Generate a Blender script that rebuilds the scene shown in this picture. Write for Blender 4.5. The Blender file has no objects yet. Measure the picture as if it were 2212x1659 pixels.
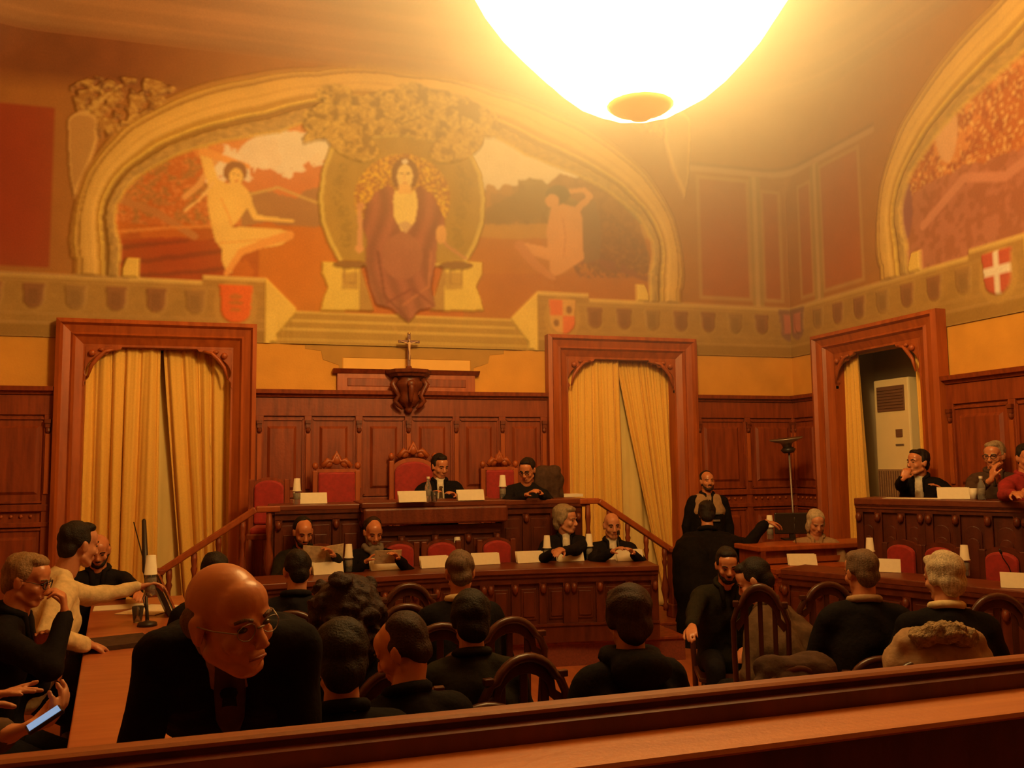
import bpy, math, random
import numpy as np
from mathutils import Vector, Matrix, noise as mnoise
random.seed(7); rng = np.random.default_rng(5)
PI = math.pi
scene = bpy.context.scene
COL = scene.collection

# ------------------------------------------------------------------ camera, world, exposure
EYE = 1.87; FPX = 1900.0
YAW, PITCH, ROLL = 0.2941, 0.0901, -0.0112
Fw = Vector((math.sin(YAW)*math.cos(PITCH), math.cos(YAW)*math.cos(PITCH), math.sin(PITCH)))
R0 = Vector((math.cos(YAW), -math.sin(YAW), 0)); U0 = R0.cross(Fw)
Rt = R0*math.cos(ROLL) + U0*math.sin(ROLL); Up = -R0*math.sin(ROLL) + U0*math.cos(ROLL)
cam_data = bpy.data.cameras.new('camera'); cam = bpy.data.objects.new('camera', cam_data); COL.objects.link(cam)
cam_data.sensor_width = 36.0; cam_data.lens = FPX/2212*36.0; cam_data.clip_start = 0.05; cam_data.clip_end = 100
cam.matrix_world = Matrix(((Rt.x, Up.x, -Fw.x, 0), (Rt.y, Up.y, -Fw.y, 0), (Rt.z, Up.z, -Fw.z, EYE), (0, 0, 0, 1)))
scene.camera = cam
vs = scene.view_settings; vs.view_transform = 'Standard'; vs.look = 'None'; vs.gamma = 1.0; vs.use_curve_mapping = False
vs.exposure = 0.32
world = bpy.data.worlds.new('night'); scene.world = world; world.use_nodes = True
world.node_tree.nodes['Background'].inputs[0].default_value = (0.02, 0.012, 0.006, 1)
world.node_tree.nodes['Background'].inputs[1].default_value = 0.2
scene.cycles.max_bounces = 7; scene.cycles.diffuse_bounces = 4; scene.cycles.glossy_bounces = 2
scene.cycles.transmission_bounces = 4; scene.cycles.transparent_max_bounces = 6
scene.cycles.use_adaptive_sampling = False
scene.cycles.sample_clamp_indirect = 4.0

# light of the room: the glowing basket and a point light added above it
LIGHT_COL = (1.0, 0.585, 0.175)
LAMP = Vector((1.99, 4.15, 0.0))
LAMP_POWER = 1200.0
LAMP_GLOW = 11.0
HAZE = 0.75
def add_light(name, kind, loc, power, size=0.3, col=LIGHT_COL):
    l = bpy.data.lights.new(name, kind); l.energy = power; l.color = col
    if kind == 'POINT': l.shadow_soft_size = size
    o = bpy.data.objects.new(name, l); o.location = loc; COL.objects.link(o); return o

def at_y(px, py, Y):
    v = Fw + Rt*((px-1106)/FPX) + Up*((829.5-py)/FPX)
    return Vector((0, 0, EYE)) + v*(Y/v.y)
def at_d(px, py, D):
    v = Fw + Rt*((px-1106)/FPX) + Up*((829.5-py)/FPX)
    return Vector((0, 0, EYE)) + v*D

# ------------------------------------------------------------------ materials
def mat(name, col, rough=0.6, metal=0.0, noise=0.0, nscale=(20, 20, 20), bump=0.0, bscale=60, dark=None, spec=None,
        emit=None, estr=0.0, detail=4, sheen=0.0, transmission=0.0, ior=1.45, use_attr=None, streak=0.5):
    m = bpy.data.materials.new(name); m.use_nodes = True; nt = m.node_tree; b = nt.nodes['Principled BSDF']
    b.inputs['Base Color'].default_value = (*col, 1); b.inputs['Roughness'].default_value = rough
    b.inputs['Metallic'].default_value = metal
    if spec is not None: b.inputs['Specular IOR Level'].default_value = spec
    if sheen: b.inputs['Sheen Weight'].default_value = sheen
    if transmission: b.inputs['Transmission Weight'].default_value = transmission; b.inputs['IOR'].default_value = ior
    if emit: b.inputs['Emission Color'].default_value = (*emit, 1); b.inputs['Emission Strength'].default_value = estr
    tc = nt.nodes.new('ShaderNodeTexCoord')
    src = None
    if use_attr:
        at = nt.nodes.new('ShaderNodeAttribute'); at.attribute_name = use_attr; src = at.outputs['Color']
    if noise > 0 or dark:
        mp = nt.nodes.new('ShaderNodeMapping'); mp.inputs['Scale'].default_value = nscale
        nt.links.new(tc.outputs['Object'], mp.inputs['Vector'])
        n = nt.nodes.new('ShaderNodeTexNoise'); n.inputs['Scale'].default_value = 1.0; n.inputs['Detail'].default_value = detail
        nt.links.new(mp.outputs['Vector'], n.inputs['Vector'])
        cr = nt.nodes.new('ShaderNodeValToRGB'); cr.color_ramp.elements[0].position = 0.3; cr.color_ramp.elements[1].position = 0.72
        d = dark or tuple(c*(1-noise) for c in col)
        cr.color_ramp.elements[0].color = (*d, 1); cr.color_ramp.elements[1].color = (*col, 1)
        nt.links.new(n.outputs['Fac'], cr.inputs['Fac'])
        if src is not None:
            mx = nt.nodes.new('ShaderNodeMix'); mx.data_type = 'RGBA'; mx.blend_type = 'MULTIPLY'; mx.inputs[0].default_value = 1.0
            nt.links.new(src, mx.inputs[6]); nt.links.new(cr.outputs['Color'], mx.inputs[7]); src = mx.outputs[2]
        else: src = cr.outputs['Color']
    if src is not None: nt.links.new(src, b.inputs['Base Color'])
    if bump > 0:
        n2 = nt.nodes.new('ShaderNodeTexNoise'); n2.inputs['Scale'].default_value = bscale; n2.inputs['Detail'].default_value = 5
        nt.links.new(tc.outputs['Object'], n2.inputs['Vector'])
        bp = nt.nodes.new('ShaderNodeBump'); bp.inputs['Strength'].default_value = bump; bp.inputs['Distance'].default_value = 0.02
        nt.links.new(n2.outputs['Fac'], bp.inputs['Height']); nt.links.new(bp.outputs['Normal'], b.inputs['Normal'])
    return m

M = {}
M['wood'] = mat('walnut panelling', (0.31, 0.060, 0.013), 0.5, dark=(0.17, 0.028, 0.006), nscale=(22, 22, 2.2), bump=0.1, bscale=25)
M['wood_l'] = mat('lighter polished casing wood', (0.45, 0.105, 0.020), 0.45, dark=(0.29, 0.060, 0.011), nscale=(16, 16, 1.6), bump=0.08, bscale=20)
M['wood_d'] = mat('dark carved wood', (0.20, 0.040, 0.010), 0.42, dark=(0.11, 0.02, 0.006), nscale=(20, 20, 3), bump=0.15, bscale=40)
M['wood_v'] = mat('very dark desk wood', (0.14, 0.026, 0.008), 0.42, dark=(0.07, 0.012, 0.004), nscale=(14, 14, 3), bump=0.12, bscale=30)
M['desk_top'] = mat('desk top wood', (0.20, 0.045, 0.014), 0.4, dark=(0.13, 0.026, 0.008), nscale=(2.5, 18, 18))
M['table_top'] = mat('table top wood', (0.46, 0.15, 0.055), 0.35, dark=(0.36, 0.10, 0.035), nscale=(2.2, 20, 8))
M['rail_wood'] = mat('rail wood', (0.34, 0.11, 0.04), 0.4, dark=(0.22, 0.06, 0.022), nscale=(2.5, 40, 30), bump=0.05, bscale=60)
M['rail_board'] = mat('worn rail board', (0.62, 0.25, 0.09), 0.45, dark=(0.48, 0.17, 0.055), nscale=(2.0, 36, 20), bump=0.08, bscale=80)
M['floor'] = mat('parquet', (0.50, 0.16, 0.06), 0.32, dark=(0.36, 0.11, 0.04), nscale=(14, 2.5, 5))
M['riser'] = mat('platform carpet', (0.26, 0.06, 0.03), 0.8, noise=0.3, nscale=(60, 60, 60))
M['mural'] = mat('painted plaster', (1, 1, 1), 0.75, noise=0.10, nscale=(45, 45, 45), use_attr='paint', bump=0.08, bscale=70, detail=6)
M['plaster'] = mat('ochre plaster', (0.72, 0.36, 0.055), 0.8, noise=0.18, nscale=(2.5, 2.5, 2.5), bump=0.1, bscale=50)
M['dim'] = mat('bounce-cutting dark brown', (0.10, 0.04, 0.02), 0.85, noise=0.2, nscale=(3, 3, 3))  # dark colour put on the unseen front wall to cut bounce light
M['dimplaster'] = mat('brown plaster', (0.30, 0.14, 0.05), 0.85, noise=0.2, nscale=(3, 3, 3))  # unseen left wall, darkened to keep the left side in shade
M['haze'] = None
M['ceil'] = mat('ceiling plaster', (0.55, 0.34, 0.13), 0.85, noise=0.22, nscale=(1.6, 1.6, 1.6), bump=0.1, bscale=40)
M['curtain'] = mat('gold curtain cloth', (0.86, 0.52, 0.10), 0.75, noise=0.10, nscale=(60, 60, 60), sheen=0.2, bump=0.05, bscale=200)
M['curtain_b'] = mat('pale lining behind the curtain', (0.85, 0.64, 0.24), 0.8, noise=0.1, nscale=(8, 8, 3))
M['white_wall'] = mat('pale niche wall', (0.62, 0.50, 0.32), 0.85, noise=0.1, nscale=(4, 4, 4))
M['niche_top'] = mat('dark niche ceiling', (0.12, 0.05, 0.03), 0.85, noise=0.2, nscale=(4, 4, 4))
M['ac'] = mat('cream enamel', (0.88, 0.74, 0.42), 0.4, noise=0.05, nscale=(5, 5, 5))
M['ac_d'] = mat('brown grille', (0.20, 0.10, 0.06), 0.5, noise=0.2, nscale=(4, 4, 60))
M['red'] = mat('red chair velvet', (0.42, 0.022, 0.018), 0.7, noise=0.3, nscale=(25, 25, 25), sheen=0.15)
M['chair'] = mat('dark stained bentwood', (0.10, 0.032, 0.018), 0.28, dark=(0.06, 0.018, 0.01), nscale=(20, 20, 4))
M['paper'] = mat('white card', (0.86, 0.80, 0.62), 0.7, noise=0.06, nscale=(30, 30, 30))
M['news'] = mat('printed newsprint', (0.80, 0.66, 0.40), 0.8, dark=(0.52, 0.40, 0.24), nscale=(30, 30, 30))
M['cup'] = mat('white plastic cup', (0.85, 0.80, 0.66), 0.45, noise=0.03, nscale=(30, 30, 30))
M['plastic'] = mat('clear bottle plastic', (0.80, 0.80, 0.74), 0.15, transmission=0.85, ior=1.2, noise=0.03, nscale=(10, 10, 10))
M['label'] = mat('bottle label', (0.30, 0.26, 0.20), 0.6, noise=0.4, nscale=(60, 60, 60))
M['glass'] = mat('clear glass', (0.95, 0.95, 0.92), 0.05, transmission=0.95, ior=1.3, noise=0.01, nscale=(5, 5, 5))
M['black'] = mat('black plastic', (0.03, 0.018, 0.014), 0.4, noise=0.2, nscale=(30, 30, 30))
M['grey_metal'] = mat('grey metal', (0.32, 0.28, 0.24), 0.4, metal=0.6, noise=0.1, nscale=(20, 20, 20))
M['brass'] = mat('gilt brass', (0.8, 0.5, 0.18), 0.3, metal=0.7, noise=0.1, nscale=(15, 15, 15))
M['ivory'] = mat('ivory figure', (0.70, 0.46, 0.24), 0.6, noise=0.1, nscale=(40, 40, 40))
M['phone_s'] = mat('lit phone screen', (0.1, 0.15, 0.25), 0.2, noise=0.1, nscale=(10, 10, 10), emit=(0.35, 0.6, 0.95), estr=0.45)
M['skin'] = mat('skin', (0.62, 0.27, 0.14), 0.45, noise=0.14, nscale=(18, 18, 18), bump=0.06, bscale=90)
M['skin_r'] = mat('ruddy skin', (0.62, 0.24, 0.11), 0.30, noise=0.16, nscale=(14, 14, 14), bump=0.05, bscale=110)
M['eye'] = mat('dark eye', (0.05, 0.03, 0.02), 0.2, noise=0.1, nscale=(30, 30, 30))
M['lip'] = mat('lip', (0.36, 0.11, 0.07), 0.5, noise=0.1, nscale=(30, 30, 30))
def hairmat(n, c): return mat(n, c, 0.6, noise=0.5, nscale=(120, 120, 16), bump=0.35, bscale=140, spec=0.3)
M['h_black'] = hairmat('black hair', (0.020, 0.011, 0.007))
M['h_brown'] = hairmat('dark brown hair', (0.045, 0.018, 0.010))
M['h_grey'] = hairmat('grey hair', (0.40, 0.30, 0.18))
M['h_white'] = hairmat('white hair', (0.66, 0.54, 0.36))
M['h_mix'] = hairmat('greying brown hair', (0.20, 0.12, 0.07))
M['h_sand'] = hairmat('sandy grey hair', (0.34, 0.20, 0.09))
M['h_red'] = hairmat('auburn hair', (0.13, 0.04, 0.02))
def cloth(n, c, r=0.85): return mat(n, c, r, noise=0.3, nscale=(25, 25, 25), bump=0.25, bscale=35, spec=0.5 if sum(c) > .3 else 0.12)
M['c_black'] = cloth('black cloth', (0.011, 0.008, 0.008))
M['c_navy'] = cloth('navy cloth', (0.015, 0.012, 0.014))
M['c_green'] = cloth('dark green cloth', (0.024, 0.019, 0.011))
M['c_olive'] = cloth('olive brown cloth', (0.13, 0.075, 0.040))
M['c_brown'] = cloth('brown grey cloth', (0.09, 0.05, 0.032))
M['c_cream'] = cloth('cream knit', (0.80, 0.62, 0.33))
M['c_white'] = cloth('white shirt cloth', (0.82, 0.74, 0.58))
M['c_red'] = cloth('dark red knit', (0.36, 0.02, 0.02))
M['c_grey'] = cloth('grey scarf cloth', (0.22, 0.17, 0.13))
M['c_tan'] = cloth('tan padded cloth', (0.40, 0.24, 0.12))
M['c_fur'] = mat('tan fur', (0.50, 0.34, 0.17), 0.9, noise=0.6, nscale=(50, 50, 50), bump=1.0, bscale=80)

# ------------------------------------------------------------------ mesh helpers
class MB:
    def __init__(s): s.v = []; s.f = []
    def add(s, vs, fs):
        o = len(s.v); s.v.extend([tuple(p) for p in vs]); s.f.extend([tuple(i+o for i in f) for f in fs]); return s
    def box(s, c, d, M3=None):
        x, y, z = d[0]/2, d[1]/2, d[2]/2
        vs = [Vector((a, b, e)) for a in (-x, x) for b in (-y, y) for e in (-z, z)]
        if M3 is not None: vs = [M3 @ q for q in vs]
        vs = [q+Vector(c) for q in vs]
        return s.add(vs, [(0, 1, 3, 2), (4, 6, 7, 5), (0, 4, 5, 1), (2, 3, 7, 6), (0, 2, 6, 4), (1, 5, 7, 3)])
    def bar(s, p0, p1, w, h, up=(0, 0, 1)):
        p0, p1 = Vector(p0), Vector(p1); d = (p1-p0); L = d.length
        if L < 1e-6: return s
        d.normalize(); up = Vector(up)
        if abs(d.dot(up)) > .98: up = Vector((0, 1, 0))
        a = d.cross(up).normalized(); b = a.cross(d).normalized()
        vs = [p + a*(sx*w/2) + b*(sy*h/2) for p in (p0, p1) for sx, sy in ((-1, -1), (1, -1), (1, 1), (-1, 1))]
        return s.add(vs, [(3, 2, 1, 0), (4, 5, 6, 7), (0, 1, 5, 4), (1, 2, 6, 5), (2, 3, 7, 6), (3, 0, 4, 7)])
    def ell(s, c, r, M3=None, u=14, v=9):
        c = Vector(c); vs = []; fs = []
        def P(x, y, z):
            q = Vector((x*r[0], y*r[1], z*r[2]))
            return (M3 @ q if M3 is not None else q)+c
        vs.append(P(0, 0, 1))
        for i in range(1, v):
            t = PI*i/v
            for j in range(u):
                a = 2*PI*j/u; vs.append(P(math.sin(t)*math.cos(a), math.sin(t)*math.sin(a), math.cos(t)))
        vs.append(P(0, 0, -1)); n = len(vs)-1
        for j in range(u): fs.append((0, 1+j, 1+(j+1) % u)); fs.append((n, n-u+(j+1) % u, n-u+j))
        for i in range(v-2):
            for j in range(u):
                a = 1+i*u+j; b = 1+i*u+(j+1) % u; fs.append((a, a+u, b+u, b))
        return s.add(vs, fs)
    def cap(s, p0, p1, r0, r1, n=10, flat=None):
        p0, p1 = Vector(p0), Vector(p1); d = p1-p0
        if d.length < 1e-5: return s.ell(p0, (r0, r0, r0))
        d.normalize(); up = Vector((0, 0, 1)) if abs(d.z) < .9 else Vector((0, 1, 0))
        a = d.cross(up).normalized(); b = a.cross(d).normalized(); rings = []
        for ph in (-.999*PI/2, -PI/4): rings.append((p0 + d*(r0*math.sin(ph)), max(r0*math.cos(ph), 1e-4)))
        rings.append((p0, r0)); rings.append((p1, r1))
        for ph in (PI/4, .999*PI/2): rings.append((p1 + d*(r1*math.sin(ph)), max(r1*math.cos(ph), 1e-4)))
        vs = []; fs = []
        for c, r in rings:
            for j in range(n):
                t = 2*PI*j/n; vs.append(c + a*(r*math.cos(t)) + b*(r*math.sin(t)))
        for i in range(len(rings)-1):
            for j in range(n):
                k = (j+1) % n; fs.append((i*n+j, i*n+k, (i+1)*n+k, (i+1)*n+j))
        fs.append(tuple(reversed(range(n)))); fs.append(tuple((len(rings)-1)*n+j for j in range(n)))
        return s.add(vs, fs)
    def tube(s, pts, r, n=8, closed=False):
        pts = [Vector(p) for p in pts]; N = len(pts); vs = []; fs = []; b = None
        for i, p in enumerate(pts):
            d = (pts[(i+1) % N] - pts[i-1]) if (closed or 0 < i < N-1) else (pts[1]-pts[0] if i == 0 else pts[-1]-pts[-2])
            d.normalize()
            if b is None:
                up = Vector((0, 0, 1)) if abs(d.z) < .9 else Vector((0, 1, 0)); b = (d.cross(up)).cross(d).normalized()
            else: b = (b - d*b.dot(d)).normalized()
            a = d.cross(b); rr = r[i] if isinstance(r, (list, tuple)) else r
            for j in range(n):
                t = 2*PI*j/n; vs.append(p + a*(rr*math.cos(t)) + b*(rr*math.sin(t)))
        for i in range(N if closed else N-1):
            for j in range(n):
                k = (j+1) % n; i2 = (i+1) % N; fs.append((i*n+j, i*n+k, i2*n+k, i2*n+j))
        if not closed: fs.append(tuple(reversed(range(n)))); fs.append(tuple((N-1)*n+j for j in range(n)))
        return s.add(vs, fs)
    def lathe(s, prof, c=(0, 0, 0), n=24, M3=None):
        c = Vector(c); vs = []; fs = []
        for r, z in prof:
            for j in range(n):
                t = 2*PI*j/n; q = Vector((max(r, 1e-4)*math.cos(t), max(r, 1e-4)*math.sin(t), z)); vs.append((M3 @ q if M3 is not None else q)+c)
        for i in range(len(prof)-1):
            for j in range(n):
                k = (j+1) % n; fs.append((i*n+j, i*n+k, (i+1)*n+k, (i+1)*n+j))
        fs.append(tuple(reversed(range(n)))); fs.append(tuple((len(prof)-1)*n+j for j in range(n)))
        return s.add(vs, fs)
    def prism(s, poly, o, ex, ey, ez, depth):
        """poly of (a,b) in the plane ex,ey at o, extruded by depth along ez"""
        o, ex, ey, ez = Vector(o), Vector(ex), Vector(ey), Vector(ez); n = len(poly)
        vs = [o+ex*a+ey*b for a, b in poly]+[o+ex*a+ey*b+ez*depth for a, b in poly]
        fs = [tuple(reversed(range(n))), tuple(range(n, 2*n))]+[(i, (i+1) % n, (i+1) % n+n, i+n) for i in range(n)]
        return s.add(vs, fs)
    def ring(s, outer, inner, o, ex, ey, ez, depth):
        o, ex, ey, ez = Vector(o), Vector(ex), Vector(ey), Vector(ez); n = len(outer)
        L = [[o+ex*a+ey*b+ez*d for a, b in P] for d in (0, depth) for P in (outer, inner)]
        vs = sum(L, []); fs = []
        for i in range(n-1):
            k = i+1
            fs += [(i, k, n+k, n+i), (2*n+k, 2*n+i, 3*n+i, 3*n+k), (k, i, 2*n+i, 2*n+k), (n+i, n+k, 3*n+k, 3*n+i)]
        fs += [(0, n, 3*n, 2*n), (n-1, 3*n-1, 4*n-1, 2*n-1)]
        return s.add(vs, fs)
    def mesh(s, name, smooth=False):
        me = bpy.data.meshes.new(name); me.from_pydata(s.v, [], s.f); me.validate(); me.update()
        if smooth: me.polygons.foreach_set('use_smooth', [True]*len(me.polygons))
        return me
    def build(s, name, m, parent=None, smooth=False, bevel=0, kind=None, label=None):
        me = s.mesh(name, smooth); o = bpy.data.objects.new(name, me); COL.objects.link(o)
        me.materials.append(M[m] if isinstance(m, str) else m)
        import bmesh
        b = bmesh.new(); b.from_mesh(me); bmesh.ops.recalc_face_normals(b, faces=b.faces); b.to_mesh(me); b.free()
        if parent: o.parent = parent
        if bevel: md = o.modifiers.new('bevel', 'BEVEL'); md.width = bevel; md.segments = 2; md.limit_method = 'ANGLE'
        if kind: o['kind'] = kind
        if label: o['label'] = label
        return o

def thing(name, label, cat, loc=(0, 0, 0), rz=0.0, group=None):
    o = bpy.data.objects.new(name, None); COL.objects.link(o); o.location = loc; o.rotation_euler = (0, 0, rz)
    o.empty_display_size = .1
    o['label'] = label; o['category'] = cat
    if group: o['group'] = group
    return o
def tag(o, label, cat, group=None):
    o['label'] = label; o['category'] = cat
    if group: o['group'] = group
    return o
def struct(name, loc=(0, 0, 0)):
    o = bpy.data.objects.new(name, None); COL.objects.link(o); o.location = loc; o['kind'] = 'structure'; o.empty_display_size = .1; return o
def dup(root, loc, rz, label=None, group=None):
    r = root.copy(); COL.objects.link(r); r.location = loc; r.rotation_euler = (0, 0, rz)
    if label: r['label'] = label
    if group: r['group'] = group
    for ch in list(root.children):
        c = ch.copy(); COL.objects.link(c); c.parent = r
        for g in list(ch.children):
            d = g.copy(); COL.objects.link(d); d.parent = c
    return r
def rotz(a): return Matrix.Rotation(a, 3, 'Z')
def rotx(a): return Matrix.Rotation(a, 3, 'X')
def roty(a): return Matrix.Rotation(a, 3, 'Y')

def remesh(mb, name, voxel, m, parent, smooth_it=3, disp=0.0, dscale=12, seed=0, fac=.5):
    me = mb.mesh(name); o = bpy.data.objects.new(name, me); COL.objects.link(o)
    md = o.modifiers.new('r', 'REMESH'); md.mode = 'VOXEL'; md.voxel_size = voxel; md.adaptivity = 0
    if smooth_it: sm = o.modifiers.new('s', 'SMOOTH'); sm.iterations = smooth_it; sm.factor = fac
    dg = bpy.context.evaluated_depsgraph_get(); ev = o.evaluated_get(dg); me2 = bpy.data.meshes.new_from_object(ev)
    o.modifiers.clear(); o.data = me2; bpy.data.meshes.remove(me); me2.name = name
    n = len(me2.vertices)
    if disp > 0 and n:
        co = np.empty(n*3, np.float32); me2.vertices.foreach_get('co', co); co = co.reshape(-1, 3)
        no = np.empty(n*3, np.float32); me2.vertices.foreach_get('normal', no); no = no.reshape(-1, 3)
        q = co*dscale+seed*3.7
        w = (np.sin(q[:, 0]*1.7+1.3*np.sin(q[:, 2]*1.9)+q[:, 1])+np.sin(q[:, 2]*2.3+1.7*np.sin(q[:, 1]*1.3+q[:, 0]*.7))+.6*np.sin(q[:, 1]*3.9+q[:, 0]*3.1+q[:, 2]*1.1))/2.6
        co = co+no*(disp*w)[:, None]; me2.vertices.foreach_set('co', co.astype(np.float32).ravel()); me2.update()
    me2.polygons.foreach_set('use_smooth', [True]*len(me2.polygons))
    me2.materials.clear(); me2.materials.append(M[m] if isinstance(m, str) else m)
    if parent: o.parent = parent
    return o

# ------------------------------------------------------------------ the room shell, with its painted walls
XL, XR, YB, YF = -3.42, 7.04, 10.2, -0.9
XM = 1.81; ZM0, ZM1, ZC = 3.25, 6.6, 7.65
def smooth01(t): t = np.clip(t, 0, 1); return t*t*(3-2*t)
def corner_r(z): return 0.012 + 1.35*smooth01((z-5.35)/1.4) + 0.8*smooth01((z-6.6)/1.0)
def shell_pos(x, z, ins, lo, hi):
    """plan position (along, inward) of a wall point, with the corners rounding off as the wall rises into the cove"""
    mid = (lo+hi)/2; half = (hi-lo)/2
    d = x-mid; s = np.sign(d); e = half-np.abs(d); R = corner_r(z)
    th = np.clip(1-e/R, 0, 1)*PI/4
    inc = e < R
    h2 = half-ins
    flat = np.abs(d)*(h2-R)/np.maximum(half-R, 1e-6)
    al = np.where(inc, h2-R+R*np.sin(th), flat)
    inw = ins+np.where(inc, R-R*np.cos(th), 0)
    return mid+s*al, inw

_h = rng.random((256, 256))
def vn(x, y):
    xi = np.floor(x).astype(int); yi = np.floor(y).astype(int); fx = x-xi; fy = y-yi
    fx = fx*fx*(3-2*fx); fy = fy*fy*(3-2*fy); a = _h[xi % 256, yi % 256]; b = _h[(xi+1) % 256, yi % 256]
    c = _h[xi % 256, (yi+1) % 256]; d = _h[(xi+1) % 256, (yi+1) % 256]
    return (a*(1-fx)+b*fx)*(1-fy)+(c*(1-fx)+d*fx)*fy
def fbm(x, y, o=4):
    r = 0; a = .5; t = 0
    for k in range(o): r = r+a*vn(x+17*k, y+31*k); t += a; a *= .5; x = x*2.03; y = y*2.03
    return r/t
def lin(c): c = np.array(c, float)/255; return np.where(c <= .04045, c/12.92, ((c+.055)/1.055)**2.4)
def A(r, g, b, ill=0.8):
    """reflectance of a paint seen as r,g,b under the room's orange light"""
    return np.clip(lin((r, g, b))*np.array((1, 1.05, 1))/np.array(LIGHT_COL)/ill, 0.004, 0.88)
def inpoly(px, py, poly):
    m = np.zeros(px.shape, bool); P = np.array(poly, float)
    bb = (px >= P[:, 0].min()) & (px <= P[:, 0].max()) & (py >= P[:, 1].min()) & (py <= P[:, 1].max())
    x = px[bb]; y = py[bb]; r = np.zeros(x.shape, bool); n = len(P)
    for i in range(n):
        x1, y1 = P[i]; x2, y2 = P[(i+1) % n]
        if y1 == y2: continue
        c = ((y1 > y) != (y2 > y)) & (x < (x2-x1)*(y-y1)/(y2-y1)+x1); r ^= c
    m[bb] = r; return m
def inell(px, py, cx, cy, rx, ry, a=0):
    dx = px-cx; dy = py-cy; ca, sa = math.cos(a), math.sin(a)
    return ((dx*ca+dy*sa)/rx)**2+((-dx*sa+dy*ca)/ry)**2 < 1
def instroke(px, py, pts, w0, w1=None):
    w1 = w0 if w1 is None else w1; m = np.zeros(px.shape, bool); n = len(pts)-1
    for i in range(n):
        (x1, y1), (x2, y2) = pts[i], pts[i+1]; dx, dy = x2-x1, y2-y1; L = dx*dx+dy*dy+1e-9
        t = np.clip(((px-x1)*dx+(py-y1)*dy)/L, 0, 1); w = w0+(w1-w0)*(i+t)/n
        m |= (px-x1-t*dx)**2+(py-y1-t*dy)**2 < (w/2)**2
    return m
def shield_mask(u, z, cu, cz, w, h):
    a = (u-cu)/(w/2); b = (cz-z)/(h/2)        # b: -1 top, 1 bottom
    edge = np.where(b < .1, 1.0, np.sqrt(np.clip(1-((b-.1)/.9)**2, 0, 1)))
    return (np.abs(b) < 1) & (np.abs(a) < edge*(1-.06*np.cos(b*3)))

# the painted arch: inner and outer edge in polar form about the middle of its foot
AC_Z = 4.0
def _polar(pts):
    r = []
    for p in pts:
        q = at_y(p[0], p[1], YB); du = abs(q.x-XM); dz = q.z-AC_Z; r.append((math.atan2(dz, du), math.hypot(du, dz)))
    r.sort(); return np.array(r)
ARI = _polar([(263, 534), (250, 476), (255, 443), (277, 407), (302, 382), (346, 357), (389, 335), (447, 317), (534, 300), (606, 288), (868, 262)])
ARO = _polar([(158, 581), (148, 519), (158, 450), (180, 375), (210, 328), (260, 270), (325, 230), (425, 185), (534, 161), (678, 146), (868, 145)])
def arch_t(u, z):
    a = np.arctan2(z-AC_Z, np.abs(u)); rho = np.hypot(u, z-AC_Z); aa = np.clip(a, 0, PI/2)
    ri = np.interp(aa, ARI[:, 0], ARI[:, 1]); ro = np.interp(aa, ARO[:, 0], ARO[:, 1])
    # below the springing the arch legs run straight down
    lo = a < 0.03
    ri = np.where(lo, ARI[0, 1]*1.0, ri); ro = np.where(lo, ARO[0, 1], ro); rho = np.where(lo, np.abs(u), rho)
    return (rho-ri)/(ro-ri), rho, aa

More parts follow.
